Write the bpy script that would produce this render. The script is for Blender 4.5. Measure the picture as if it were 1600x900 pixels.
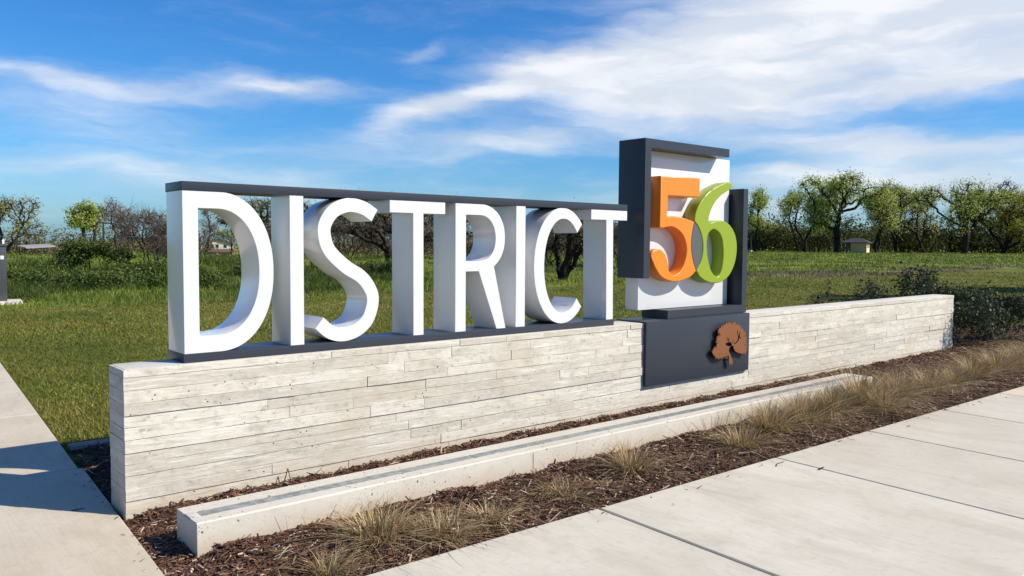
import bpy, math, random
import numpy as np
from mathutils import Vector, Matrix
rng = np.random.default_rng(7)
random.seed(7)
scene = bpy.context.scene
for o in list(bpy.data.objects):
    bpy.data.objects.remove(o, do_unlink=True)

# ------------------------------------------------------------------ camera
CAM = np.array([-1.3061, -4.9531, 1.6])
R_ = np.array([0.7594, -0.6506, 0.0070]); U_ = np.array([0.0308, 0.0467, 0.9984]); F_ = np.array([0.6499, 0.7580, -0.0555])
cd = bpy.data.cameras.new('camera'); cam = bpy.data.objects.new('camera', cd)
scene.collection.objects.link(cam)
M = Matrix.Identity(4)
for i in range(3):
    M[i][0] = R_[i]; M[i][1] = U_[i]; M[i][2] = -F_[i]; M[i][3] = CAM[i]
cam.matrix_world = M
cd.sensor_width = 36.0
cd.lens = 1262.6 / 1600 * 36.0
cd.clip_end = 3000
cd.clip_start = 0.05
scene.camera = cam

# ------------------------------------------------------------------ sky, sun, exposure
SUN_EL = math.radians(39.4)
SUN_AZ = math.radians(142.3)          # clockwise from +Y
world = bpy.data.worlds.new('World'); scene.world = world
world.use_nodes = True
nt = world.node_tree; N = nt.nodes; Lk = nt.links
for n in list(N): N.remove(n)

def nd(tree, typ, **kw):
    n = tree.nodes.new(typ)
    for k, v in kw.items():
        setattr(n, k, v)
    return n
def lk(tree, a, b): tree.links.new(a, b)
def mth(tree, op, a, b=None, c=None, clamp=False):
    n = tree.nodes.new('ShaderNodeMath'); n.operation = op; n.use_clamp = clamp
    for i, v in enumerate((a, b, c)):
        if v is None: continue
        if isinstance(v, (int, float)): n.inputs[i].default_value = v
        else: tree.links.new(v, n.inputs[i])
    return n.outputs[0]
def sstep(tree, v, lo, hi, to0=0.0, to1=1.0):
    n = tree.nodes.new('ShaderNodeMapRange'); n.interpolation_type = 'SMOOTHSTEP'
    n.inputs['From Min'].default_value = lo; n.inputs['From Max'].default_value = hi
    n.inputs['To Min'].default_value = to0; n.inputs['To Max'].default_value = to1
    tree.links.new(v, n.inputs['Value']); return n.outputs['Result']
def mixc(tree, fac, a, b, blend='MIX'):
    n = tree.nodes.new('ShaderNodeMix'); n.data_type = 'RGBA'; n.blend_type = blend
    for sock, v in ((n.inputs[0], fac), (n.inputs[6], a), (n.inputs[7], b)):
        if isinstance(v, (int, float)): sock.default_value = v
        elif isinstance(v, (tuple, list)): sock.default_value = tuple(v) + ((1,) if len(v) == 3 else ())
        else: tree.links.new(v, sock)
    return n.outputs[2]
def noise(tree, vec, scale, detail=4, rough=.55, dist=0.0):
    n = tree.nodes.new('ShaderNodeTexNoise')
    n.inputs['Scale'].default_value = scale; n.inputs['Detail'].default_value = detail
    n.inputs['Roughness'].default_value = rough; n.inputs['Distortion'].default_value = dist
    if vec is not None: tree.links.new(vec, n.inputs['Vector'])
    return n
def mapping(tree, vec, loc=(0, 0, 0), rot=(0, 0, 0), sc=(1, 1, 1)):
    n = tree.nodes.new('ShaderNodeMapping')
    n.inputs['Location'].default_value = loc; n.inputs['Rotation'].default_value = rot; n.inputs['Scale'].default_value = sc
    tree.links.new(vec, n.inputs['Vector']); return n.outputs[0]

sky = nd(nt, 'ShaderNodeTexSky', sky_type='NISHITA')
sky.sun_disc = False; sky.sun_elevation = SUN_EL; sky.sun_rotation = SUN_AZ
sky.air_density = 1.0; sky.dust_density = 0.7; sky.ozone_density = 2.5; sky.altitude = 0
hsv = nd(nt, 'ShaderNodeHueSaturation'); hsv.inputs['Saturation'].default_value = 1.1; hsv.inputs['Value'].default_value = 1.0
lk(nt, sky.outputs[0], hsv.inputs['Color'])
tc = nd(nt, 'ShaderNodeTexCoord')
sep = nd(nt, 'ShaderNodeSeparateXYZ'); lk(nt, tc.outputs['Generated'], sep.inputs[0])
az = mth(nt, 'MULTIPLY', mth(nt, 'ARCTAN2', sep.outputs[0], sep.outputs[1]), 57.2958)
el = mth(nt, 'MULTIPLY', mth(nt, 'ARCSINE', sep.outputs[2]), 57.2958)
comb = nd(nt, 'ShaderNodeCombineXYZ'); lk(nt, az, comb.inputs[0]); lk(nt, el, comb.inputs[1])
# the cloud sheet: fractal streaks, longer sideways than high
w1 = noise(nt, mapping(nt, comb.outputs[0], sc=(.09, .26, 1)), 1.0, 5, .58)
wob = nd(nt, 'ShaderNodeVectorMath', operation='MULTIPLY_ADD')
lk(nt, w1.outputs['Color'], wob.inputs[0]); wob.inputs[1].default_value = (7.0, 3.4, 0); lk(nt, comb.outputs[0], wob.inputs[2])
wob2 = nd(nt, 'ShaderNodeVectorMath', operation='SUBTRACT'); lk(nt, wob.outputs[0], wob2.inputs[0]); wob2.inputs[1].default_value = (3.5, 1.7, 0)
P = wob2.outputs[0]
blobs = [  # azimuth, elevation, half width, half height (degrees), tilt, strength : drifting cloud banks
    (65, 13.6, 13.5, 3.0, 2, 1.35), (72, 17.5, 17, 3.0, 2, 1.1), (49, 11.6, 8.5, 2.0, 4, 1.15), (55, 9.6, 7.5, 1.7, -8, .95), (38.5, 10.1, 6.5, .9, 20, .75),
    (33, 8.6, 3.2, .8, 20, .55), (70, 10.4, 7, 1.0, 6, .9),
    (13, 9.95, 7.5, .8, -3, .85), (24.5, 10.3, 4.2, .7, -3, .75), (10, 8.3, 7, .9, 0, .38), (18, 7.0, 9, 1.2, 0, .3), (30, 5.6, 14, 1.6, 3, .25), (12, 3.2, 12, 1.8, 0, .25), (44, 7.6, 6, 1.4, 8, .40), (34.2, 13.0, 1.5, .6, 15, .4),
    (65, 6.5, 9, .85, -3, .95), (61, 4.6, 7, .8, 0, .75), (72, 4.2, 7, 1.3, 0, .8), (38, 6.8, 8, 1.0, 4, .3), (56, 2.5, 12, 1.5, 0, .5), (14, 4.6, 9, .9, 0, .35), (26, 3.4, 12, 1.0, 0, .3),
    (95, 11, 14, 3, 4, .9), (60, 27, 24, 3.5, 5, .9), (5, 31, 20, 3, -4, .7), (125, 27, 24, 4, 3, .9), (205, 33, 28, 4, 0, .8), (-85, 29, 24, 3.5, 4, .8), (130, 14, 16, 3, -4, .8), (-20, 10, 12, 1.5, -3, .8), (-60, 13, 14, 2.4, 3, .9), (200, 12, 18, 2.6, 2, .9), (-110, 9, 16, 2, 0, .8)]  # banks out of view; the high ones added to neutralise the blue fill
acc = None
for a0, e0, wa, he, tilt, amp in blobs:
    v = mapping(nt, P, loc=(-a0, -e0, 0))
    v = mapping(nt, v, rot=(0, 0, -math.radians(tilt)))
    v = mapping(nt, v, sc=(1 / wa, 1 / he, 0))
    ln = nd(nt, 'ShaderNodeVectorMath', operation='DOT_PRODUCT'); lk(nt, v, ln.inputs[0]); lk(nt, v, ln.inputs[1])
    g = mth(nt, 'MULTIPLY', mth(nt, 'EXPONENT', mth(nt, 'MULTIPLY', ln.outputs['Value'], -0.9)), amp)
    acc = g if acc is None else mth(nt, 'ADD', acc, g)
st = noise(nt, mapping(nt, P, rot=(0, 0, math.radians(-6)), sc=(.085, .5, 1)), 1.0, 7, .6)
fine = noise(nt, mapping(nt, P, rot=(0, 0, math.radians(-10)), sc=(.3, 1.5, 1)), 1.0, 6, .62)
dens = mth(nt, 'ADD', acc, mth(nt, 'MULTIPLY', mth(nt, 'SUBTRACT', st.outputs[0], .5), 1.0))
dens = mth(nt, 'ADD', dens, mth(nt, 'MULTIPLY', mth(nt, 'SUBTRACT', fine.outputs[0], .5), .28))
cl = sstep(nt, dens, -.04, 1.28)
cl = mth(nt, 'MULTIPLY', cl, .9)
shade = noise(nt, mapping(nt, P, sc=(.12, .55, 1), loc=(4, 2, 0)), 1.0, 4, .5)
ccol = mixc(nt, sstep(nt, shade.outputs[0], .40, .66), (7.9, 8.4, 9.2), (10.6, 10.6, 10.7))
sc_ = nd(nt, 'ShaderNodeSeparateColor'); lk(nt, hsv.outputs[0], sc_.inputs[0])
cc_ = nd(nt, 'ShaderNodeCombineColor')          # film-like colour response of the sky, channel by channel
for i, (gm, k_) in enumerate(((1.38, .80), (1.10, 1.12), (1.0, 1.56))):
    ch = mth(nt, 'POWER', mth(nt, 'MULTIPLY', sc_.outputs[i], .1), gm)
    lk(nt, mth(nt, 'MULTIPLY', ch, k_ * 10), cc_.inputs[i])
skyc = mixc(nt, cl, cc_.outputs[0], ccol)
bg = nd(nt, 'ShaderNodeBackground'); bg.inputs['Strength'].default_value = 0.072
lk(nt, skyc, bg.inputs['Color'])
wo = nd(nt, 'ShaderNodeOutputWorld'); lk(nt, bg.outputs[0], wo.inputs[0])

sd = bpy.data.lights.new('sun', 'SUN'); sd.energy = 5.0; sd.angle = math.radians(.53); sd.color = (1.0, .93, .80)
sun = bpy.data.objects.new('sun', sd); scene.collection.objects.link(sun)
tosun = Vector((math.sin(SUN_AZ) * math.cos(SUN_EL), math.cos(SUN_AZ) * math.cos(SUN_EL), math.sin(SUN_EL)))
sun.rotation_euler = tosun.to_track_quat('Z', 'Y').to_euler()
sun.location = (10, -12, 20)
vs = scene.view_settings
vs.view_transform = 'Standard'; vs.look = 'None'; vs.exposure = 0.42; vs.gamma = 1.0; vs.use_curve_mapping = False

# ------------------------------------------------------------------ helpers
def link(o): scene.collection.objects.link(o); return o
def tag(o, label=None, cat=None, group=None, kind=None):
    if label: o['label'] = label
    if cat: o['category'] = cat
    if group: o['group'] = group
    if kind: o['kind'] = kind
    return o
def empty(name, loc=(0, 0, 0)):
    o = bpy.data.objects.new(name, None); o.location = loc; o.empty_display_size = .1
    return link(o)
def finish(me, name, mat, parent, smooth, loc=None, sharp=35):
    if mat is not None: me.materials.append(mat)
    if smooth:
        me.polygons.foreach_set('use_smooth', np.ones(len(me.polygons), bool))
        me.set_sharp_from_angle(angle=math.radians(sharp))
    o = bpy.data.objects.new(name, me); link(o)
    if parent is not None:
        o.parent = parent
        o.matrix_parent_inverse = Matrix.Identity(4)
        if loc is None: o.location = -parent_world(parent)
    if loc is not None: o.location = loc
    return o
def parent_world(p):
    v = Vector((0, 0, 0))
    while p is not None:
        v = v + p.location; p = p.parent
    return v
def mk(name, V, F, mat, parent=None, smooth=False, loc=None):
    me = bpy.data.meshes.new(name); me.from_pydata([tuple(v) for v in V], [], [tuple(f) for f in F]); me.update()
    return finish(me, name, mat, parent, smooth, loc)
def np_mesh(name, V, F, tint=None):
    V = np.asarray(V, np.float32); F = np.asarray(F, np.int32); k = F.shape[1]
    me = bpy.data.meshes.new(name)
    me.vertices.add(len(V)); me.vertices.foreach_set('co', V.ravel())
    me.loops.add(F.size); me.loops.foreach_set('vertex_index', F.ravel())
    me.polygons.add(len(F)); me.polygons.foreach_set('loop_start', np.arange(len(F), dtype=np.int32) * k)
    me.polygons.foreach_set('loop_total', np.full(len(F), k, np.int32))
    if tint is not None:
        a = me.attributes.new('tint', 'FLOAT', 'FACE'); a.data.foreach_set('value', np.asarray(tint, np.float32))
    me.update(calc_edges=True)
    return me
def mknp(name, V, F, mat, parent=None, tint=None, smooth=False, loc=None):
    return finish(np_mesh(name, V, F, tint), name, mat, parent, smooth, loc, 60)
def boxdata(x0, x1, y0, y1, z0, z1):
    V = [(x0, y0, z0), (x1, y0, z0), (x1, y1, z0), (x0, y1, z0), (x0, y0, z1), (x1, y0, z1), (x1, y1, z1), (x0, y1, z1)]
    F = [(0, 3, 2, 1), (4, 5, 6, 7), (0, 1, 5, 4), (1, 2, 6, 5), (2, 3, 7, 6), (3, 0, 4, 7)]
    return V, F
def box(name, x0, x1, y0, y1, z0, z1, mat, parent=None, bev=0.004, loc=None):
    import bmesh
    V, F = boxdata(x0, x1, y0, y1, z0, z1)
    me = bpy.data.meshes.new(name)
    bm = bmesh.new(); vs_ = [bm.verts.new(v) for v in V]
    for f in F: bm.faces.new([vs_[i] for i in f])
    if bev > 0:
        bmesh.ops.bevel(bm, geom=list(bm.edges), offset=bev, segments=2, affect='EDGES', profile=.6)
    bm.to_mesh(me); bm.free()
    return finish(me, name, mat, parent, bev > 0, loc, 40)
def extrude(name, loops, y0, y1, mat, parent=None, bev=0.003, res=2):
    """closed outlines in the x-z plane, filled (inner loops are holes) and given thickness from y0 to y1"""
    cu = bpy.data.curves.new(name, 'CURVE'); cu.dimensions = '2D'; cu.fill_mode = 'BOTH'
    d = (y1 - y0) / 2
    cu.extrude = d - bev; cu.bevel_depth = bev; cu.bevel_resolution = res; cu.offset = -bev
    for lp in loops:
        s = cu.splines.new('POLY'); s.points.add(len(lp) - 1)
        for p_, (x, z) in zip(s.points, lp): p_.co = (x, z, 0, 1)
        s.use_cyclic_u = True
    tmp = bpy.data.objects.new('tmp', cu); link(tmp)
    dg = bpy.context.evaluated_depsgraph_get()
    me = bpy.data.meshes.new_from_object(tmp.evaluated_get(dg))
    bpy.data.objects.remove(tmp); bpy.data.curves.remove(cu)
    co = np.empty(len(me.vertices) * 3, np.float32); me.vertices.foreach_get('co', co); co = co.reshape(-1, 3)
    co = np.stack([co[:, 0], (y0 + y1) / 2 - co[:, 2], co[:, 1]], 1)
    me.vertices.foreach_set('co', co.ravel()); me.materials.clear(); me.update(); me.name = name
    return finish(me, name, mat, parent, True, None, 30)
def catmull(pts, corners=(), n=6, closed=True):
    out = []; m = len(pts)
    P_ = [np.array(q, float) for q in pts]
    for i in range(m if closed else m - 1):
        p1, p2 = P_[i], P_[(i + 1) % m]
        p0 = P_[i - 1] if (i not in corners and (closed or i > 0)) else p1 - (p2 - p1)
        p3 = P_[(i + 2) % m] if ((i + 1) % m not in corners and (closed or i + 2 < m)) else p2 + (p2 - p1)
        if i in corners and (i + 1) % m in corners:
            out.append(tuple(p1)); continue
        for k in range(n):
            t = k / n
            out.append(tuple(.5 * ((2 * p1) + (-p0 + p2) * t + (2 * p0 - 5 * p1 + 4 * p2 - p3) * t * t + (-p0 + 3 * p1 - 3 * p2 + p3) * t ** 3)))
    if not closed: out.append(tuple(P_[-1]))
    return out

# ------------------------------------------------------------------ materials
def mat_new(name):
    m = bpy.data.materials.new(name); m.use_nodes = True
    t = m.node_tree; b = t.nodes['Principled BSDF']
    return m, t, b
def coords(t, kind='Object'): return nd(t, 'ShaderNodeTexCoord').outputs[kind]
def bump(t, b, h, strength=.3, dist=.01):
    n = nd(t, 'ShaderNodeBump'); n.inputs['Strength'].default_value = strength; n.inputs['Distance'].default_value = dist
    lk(t, h, n.inputs['Height']); lk(t, n.outputs[0], b.inputs['Normal'])
def simple(name, col, rough=.6, var=.12, scale=8, metallic=0.0, coat=0.0, spec=.5, bumpk=0.0):
    m, t, b = mat_new(name)
    n = noise(t, coords(t), scale, 5, .6)
    lo = tuple(c * (1 - var) for c in col); hi = tuple(min(1, c * (1 + var)) for c in col)
    lk(t, mixc(t, sstep(t, n.outputs[0], .3, .7), lo, hi), b.inputs['Base Color'])
    b.inputs['Roughness'].default_value = rough; b.inputs['Metallic'].default_value = metallic
    b.inputs['Coat Weight'].default_value = coat; b.inputs['Specular IOR Level'].default_value = spec
    if bumpk: bump(t, b, n.outputs[0], bumpk, .01)
    return m
def paint(name, col, rough=.22, dust=.12, dustcol=(.45, .42, .36), coat=.3):
    m, t, b = mat_new(name)
    c = coords(t)
    n = noise(t, c, 3.0, 6, .65); n2 = noise(t, mapping(t, c, sc=(9, 9, 1.2)), 2.0, 4, .6)
    f = mth(t, 'MULTIPLY', sstep(t, mth(t, 'ADD', mth(t, 'MULTIPLY', n.outputs[0], .6), mth(t, 'MULTIPLY', n2.outputs[0], .4)), .45, .75), dust)
    lk(t, mixc(t, f, col, dustcol), b.inputs['Base Color'])
    lk(t, sstep(t, n.outputs[0], .3, .75, rough * .95, rough * 1.1), b.inputs['Roughness'])
    b.inputs['Coat Weight'].default_value = coat; b.inputs['Coat Roughness'].default_value = .06
    wv = noise(t, c, 1.4, 2, .5); bump(t, b, wv.outputs[0], .05, .02)
    return m
def tinted(name, cols, rough=.6, trans=.0, spec=.3, patch=None, patchscale=.4):
    """colour picked per blade or leaf from a short ramp, with broad drifting patches"""
    m, t, b = mat_new(name)
    a = nd(t, 'ShaderNodeAttribute', attribute_name='tint')
    r = nd(t, 'ShaderNodeValToRGB'); lk(t, a.outputs['Fac'], r.inputs[0])
    e = r.color_ramp.elements
    while len(e) < len(cols): e.new(.5)
    for i, c in enumerate(cols):
        e[i].position = i / (len(cols) - 1); e[i].color = tuple(c) + (1,)
    col = r.outputs[0]
    if patch is not None:
        n = noise(t, coords(t), patchscale, 4, .6)
        col = mixc(t, sstep(t, n.outputs[0], .42, .62), col, mixc(t, .75, col, patch))
    lk(t, col, b.inputs['Base Color'])
    b.inputs['Roughness'].default_value = rough; b.inputs['Specular IOR Level'].default_value = spec
    if trans > 0:
        tr = nd(t, 'ShaderNodeBsdfTranslucent'); lk(t, col, tr.inputs[0])
        mx = nd(t, 'ShaderNodeMixShader'); mx.inputs[0].default_value = trans
        lk(t, b.outputs[0], mx.inputs[1]); lk(t, tr.outputs[0], mx.inputs[2])
        lk(t, mx.outputs[0], t.nodes['Material Output'].inputs[0])
    return m

M_white = paint('white_paint', (.63, .628, .632), .20, .0, (.6, .58, .54), .5)
M_char = paint('charcoal_paint', (.033, .038, .051), .34, .05, (.07, .07, .075), .0)
M_char.node_tree.nodes['Principled BSDF'].inputs['Specular IOR Level'].default_value = .28
M_orange = paint('orange_paint', (.76, .205, .010), .38, .02, (.8, .4, .15), .03)
M_green = paint('green_paint', (.235, .31, .010), .38, .02, (.3, .4, .1), .03)
M_grey = paint('grey_paint', (.085, .09, .095), .4, .04, (.2, .2, .2), .0)
M_rust = paint('rust_orange_metal', (.20, .066, .017), .5, .3, (.25, .09, .03), .0)

def concrete_board():
    m, t, b = mat_new('board_formed_concrete')
    c = coords(t); oi = nd(t, 'ShaderNodeObjectInfo')
    off = nd(t, 'ShaderNodeVectorMath', operation='SCALE'); off.inputs[0].default_value = (17, 3, 9); lk(t, oi.outputs['Random'], off.inputs['Scale'])
    v = nd(t, 'ShaderNodeVectorMath', operation='ADD'); lk(t, c, v.inputs[0]); lk(t, off.outputs[0], v.inputs[1]); v = v.outputs[0]
    grain = noise(t, mapping(t, v, sc=(3.0, 3.0, 46)), 1.6, 7, .7, .3)
    blot = noise(t, mapping(t, v, sc=(1, 1, 1.8)), 4.2, 8, .72)
    blot2 = noise(t, mapping(t, c, sc=(.6, 1, 1)), 26.0, 7, .78)
    pits = nd(t, 'ShaderNodeTexVoronoi'); pits.inputs['Scale'].default_value = 24; lk(t, c, pits.inputs['Vector'])
    pn = noise(t, c, 4.0, 2, .5)
    pit = mth(t, 'MULTIPLY', sstep(t, mth(t, 'ADD', pits.outputs['Distance'], mth(t, 'MULTIPLY', blot2.outputs[0], .2)), .17, .24, 1, 0), sstep(t, pn.outputs[0], .52, .60))
    base = mixc(t, oi.outputs['Random'], (.485, .445, .375), (.605, .565, .49))
    base = mixc(t, mth(t, 'MULTIPLY', sstep(t, blot.outputs[0], .49, .66), .6), base, (.375, .345, .29))
    base = mixc(t, mth(t, 'MULTIPLY', mth(t, 'MULTIPLY', sstep(t, blot2.outputs[0], .52, .66), sstep(t, pn.outputs[0], .30, .58)), .8), base, (.25, .235, .20))
    base = mixc(t, mth(t, 'MULTIPLY', sstep(t, blot2.outputs[0], .44, .30), .5), base, (.72, .70, .65))
    chalk = noise(t, mapping(t, v, sc=(1.3, 1.3, 16)), 1.8, 6, .7)
    base = mixc(t, mth(t, 'MULTIPLY', sstep(t, chalk.outputs[0], .54, .64), .55), base, (.72, .69, .63))
    base = mixc(t, mth(t, 'MULTIPLY', sstep(t, chalk.outputs[0], .42, .34), .45), base, (.37, .345, .30))
    base = mixc(t, mth(t, 'MULTIPLY', sstep(t, grain.outputs[0], .53, .62), .22), base, (.36, .325, .27))
    sp = nd(t, 'ShaderNodeSeparateXYZ'); lk(t, c, sp.inputs[0])
    sn = noise(t, mapping(t, c, sc=(1.2, 1, 5)), 2.2, 5, .65)
    soil = sstep(t, mth(t, 'ADD', sp.outputs[2], mth(t, 'MULTIPLY', mth(t, 'SUBTRACT', sn.outputs[0], .5), .32)), .0, .15, .7, 0)
    base = mixc(t, soil, base, (.47, .385, .29))
    wst = noise(t, mapping(t, c, sc=(1.0, 1, .8)), 1.1, 7, .7)
    base = mixc(t, mth(t, 'MULTIPLY', sstep(t, wst.outputs[0], .52, .68), .4), base, (.43, .36, .27))
    base = mixc(t, pit, base, (.05, .045, .04))
    lk(t, base, b.inputs['Base Color']); b.inputs['Roughness'].default_value = .85; b.inputs['Specular IOR Level'].default_value = .25
    h = mth(t, 'ADD', mth(t, 'MULTIPLY', grain.outputs[0], .5), mth(t, 'SUBTRACT', mth(t, 'MULTIPLY', blot2.outputs[0], .5), mth(t, 'MULTIPLY', pit, 1.5)))
    bump(t, b, h, .9, .009)
    return m
M_board = concrete_board()
def concrete_cast(name, base0, base1, stain, soilcol=None, zr=(.0, .12), pits=True, broom=None, rough=.85):
    m, t, b = mat_new(name)
    c = coords(t); oi = nd(t, 'ShaderNodeObjectInfo')
    n1 = noise(t, c, 1.3, 6, .6); n2 = noise(t, c, 14, 6, .7); n3 = noise(t, c, 90, 3, .7)
    base = mixc(t, sstep(t, n1.outputs[0], .35, .65), base0, base1)
    base = mixc(t, mth(t, 'MULTIPLY', oi.outputs['Random'], .25), base, stain)
    base = mixc(t, mth(t, 'MULTIPLY', sstep(t, n2.outputs[0], .50, .74), .5), base, stain)
    base = mixc(t, mth(t, 'MULTIPLY', sstep(t, n3.outputs[0], .60, .78), .35), base, tuple(x * .45 for x in stain))
    h = mth(t, 'ADD', mth(t, 'MULTIPLY', n2.outputs[0], .6), mth(t, 'MULTIPLY', n3.outputs[0], .4))
    if broom is not None:
        bz = noise(t, mapping(t, c, rot=(0, 0, broom), sc=(95, 3.0, 1)), 1.0, 6, .75)
        bz2 = noise(t, mapping(t, c, rot=(0, 0, broom), sc=(3.2, 1.1, 1)), 1.0, 8, .72, .6)
        base = mixc(t, mth(t, 'MULTIPLY', sstep(t, bz.outputs[0], .48, .70), .42), base, stain)
        base = mixc(t, mth(t, 'MULTIPLY', sstep(t, bz2.outputs[0], .45, .66), .4), base, stain)
        h = mth(t, 'ADD', h, mth(t, 'MULTIPLY', bz.outputs[0], .9))
    if pits:
        vo = nd(t, 'ShaderNodeTexVoronoi'); vo.inputs['Scale'].default_value = 17; lk(t, c, vo.inputs['Vector'])
        pn = noise(t, c, 2.2, 2, .5)
        pit = mth(t, 'MULTIPLY', mth(t, 'MULTIPLY', sstep(t, mth(t, 'ADD', vo.outputs['Distance'], mth(t, 'MULTIPLY', n3.outputs[0], .25)), .20, .27, 1, 0), sstep(t, pn.outputs[0], .47, .55)), .9)
        vo2 = nd(t, 'ShaderNodeTexVoronoi'); vo2.inputs['Scale'].default_value = 60; lk(t, c, vo2.inputs['Vector'])
        pit = mth(t, 'MAXIMUM', pit, mth(t, 'MULTIPLY', sstep(t, vo2.outputs['Distance'], .12, .22, .8, 0), sstep(t, pn.outputs[0], .45, .6)))
        base = mixc(t, pit, base, (.07, .055, .045)); h = mth(t, 'SUBTRACT', h, mth(t, 'MULTIPLY', pit, 1.5))
    if soilcol is not None:
        sp = nd(t, 'ShaderNodeSeparateXYZ'); lk(t, c, sp.inputs[0])
        sn = noise(t, c, 3.2, 5, .65)
        soil = sstep(t, mth(t, 'ADD', sp.outputs[2], mth(t, 'MULTIPLY', mth(t, 'SUBTRACT', sn.outputs[0], .5), .12)), zr[0], zr[1], .85, 0)
        base = mixc(t, soil, base, soilcol)
    lk(t, base, b.inputs['Base Color']); b.inputs['Roughness'].default_value = rough; b.inputs['Specular IOR Level'].default_value = .25
    bump(t, b, h, .35, .004)
    return m
M_curb = concrete_cast('curb_concrete', (.51, .47, .405), (.57, .53, .465), (.38, .335, .27), (.44, .355, .265), (.0, .15))
M_slab = concrete_cast('broomed_concrete', (.52, .475, .395), (.575, .53, .45), (.38, .335, .265), None, pits=False, broom=math.radians(-3))
M_slab_tan = concrete_cast('tan_broomed_concrete', (.56, .46, .35), (.62, .52, .41), (.45, .37, .28), None, pits=False, broom=math.radians(-3))
M_walk = concrete_cast('walkway_concrete', (.50, .435, .34), (.56, .495, .40), (.37, .305, .22), None, pits=False, broom=math.radians(80))
M_cap = concrete_cast('smooth_concrete', (.52, .49, .43), (.59, .56, .50), (.38, .355, .31), None, pits=True)
M_strip = simple('grey_cover_plate', (.27, .285, .28), .45, .3, 22, .3, 0, .4)
M_joint_c = simple('weathered_edging', (.22, .20, .17), .9, .3, 30)
M_joint = simple('joint_dirt', (.045, .037, .028), .95, .4, 60)
def soil_mat():
    m, t, b = mat_new('mulch_soil')
    c = coords(t); n = noise(t, c, 35, 6, .7); n2 = noise(t, c, 5, 4, .6)
    col = mixc(t, sstep(t, n.outputs[0], .35, .7), (.022, .013, .009), (.085, .05, .034))
    col = mixc(t, mth(t, 'MULTIPLY', sstep(t, n2.outputs[0], .5, .7), .5), col, (.11, .075, .05))
    lk(t, col, b.inputs['Base Color']); b.inputs['Roughness'].default_value = .95; b.inputs['Specular IOR Level'].default_value = .15
    bump(t, b, n.outputs[0], .9, .02)
    return m
M_soil = soil_mat()
M_chip = tinted('bark_chips', [(.030, .014, .009), (.075, .034, .021), (.135, .068, .043), (.21, .125, .082), (.44, .34, .25)], .8, 0, .25)
M_straw = tinted('dry_grass', [(.125, .070, .026), (.26, .17, .075), (.44, .32, .165), (.66, .53, .33), (.16, .125, .04)], .6, .25, .25)
M_lawn = tinted('lawn_blades', [(0.067, 0.095, 0.013), (0.117, 0.143, 0.018), (0.176, 0.191, 0.029), (0.286, 0.251, 0.059), (0.469, 0.369, 0.132)], .6, .25, .25, (.22, .185, .042), .45)
M_tall = tinted('meadow_blades', [(0.084, 0.131, 0.015), (0.135, 0.188, 0.020), (0.200, 0.244, 0.030), (0.296, 0.300, 0.056), (0.463, 0.375, 0.138)], .6, .3, .25, (.045, .075, .015), .12)
M_weed = tinted('dry_weed_blades', [(.13, .105, .06), (.20, .155, .095), (.27, .21, .14), (.34, .28, .18), (.14, .15, .035)], .8, .1, .1)
M_dkgrass = tinted('dark_clump_blades', [(0.034, 0.060, 0.009), (0.060, 0.094, 0.011), (0.092, 0.129, 0.016), (0.138, 0.167, 0.025)], .6, .25, .3)
M_shrub = tinted('shrub_leaves', [(.014, .028, .012), (.026, .046, .017), (.042, .068, .025), (.075, .105, .045)], .55, .12, .2)
M_woodleaf = tinted('wood_leaves', [(.040, .045, .016), (.058, .068, .020), (.085, .098, .026), (.12, .13, .038)], .7, .3, .1)
M_leafA = tinted('oak_leaves', [(0.180, 0.256, 0.048), (0.307, 0.390, 0.067), (0.446, 0.525, 0.100), (0.646, 0.678, 0.169)], .6, .45, .15)
M_leafB = tinted('dark_oak_leaves', [(0.183, 0.223, 0.066), (0.310, 0.368, 0.093), (0.493, 0.525, 0.132), (0.738, 0.725, 0.196)], .6, .45, .15)
M_leafC = tinted('yellow_green_leaves', [(0.180, 0.198, 0.029), (0.271, 0.271, 0.040), (0.380, 0.362, 0.064), (0.507, 0.471, 0.109)], .6, .45, .15)
M_brush = tinted('brown_brush', [(0.068, 0.050, 0.033), (0.112, 0.083, 0.054), (0.150, 0.128, 0.060), (0.120, 0.135, 0.045)], .8, .15, .1)
M_twig = tinted('bare_twigs', [(0.063, 0.048, 0.036), (0.105, 0.081, 0.063), (0.154, 0.126, 0.101)], .85, 0, .1)
M_paletwig = tinted('pale_bare_twigs', [(.13, .105, .09), (.19, .16, .14), (.25, .22, .2)], .85, 0, .1)
M_bark = simple('oak_bark', (.045, .036, .028), .9, .45, 6, 0, 0, .15, .6)
M_bark2 = simple('dark_bark', (.028, .022, .018), .9, .4, 6, 0, 0, .15, .6)
M_stone = simple('pale_stone', (.52, .45, .37), .85, .25, 30, 0, 0, .2, .4)
M_cream = simple('cream_stucco', (.62, .53, .40), .8, .08, 3)
M_roof = simple('brown_roof', (.10, .065, .05), .85, .25, 4)
M_tan = simple('tan_wall', (.40, .30, .14), .8, .1, 3)
M_tanlit = simple('tan_wall_sunlit', (.72, .58, .36), .8, .08, 3)  # lighter copy of the tan wall, sunlight put into the colour
M_darkroof = simple('dark_shingle', (.035, .035, .045), .8, .2, 4)
M_glass = simple('dark_glass', (.03, .035, .04), .1, .2, 2)
M_post = simple('dark_metal', (.03, .03, .032), .4, .2, 5, .3)
M_pede = paint('pedestal_paint', (.05, .052, .058), .4, .15, (.14, .13, .12), .1)
M_label = simple('white_sticker', (.8, .8, .8), .5, .04, 20)
M_wroof = simple('white_metal_roof', (.30, .29, .27), .5, .06, 3)

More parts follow.
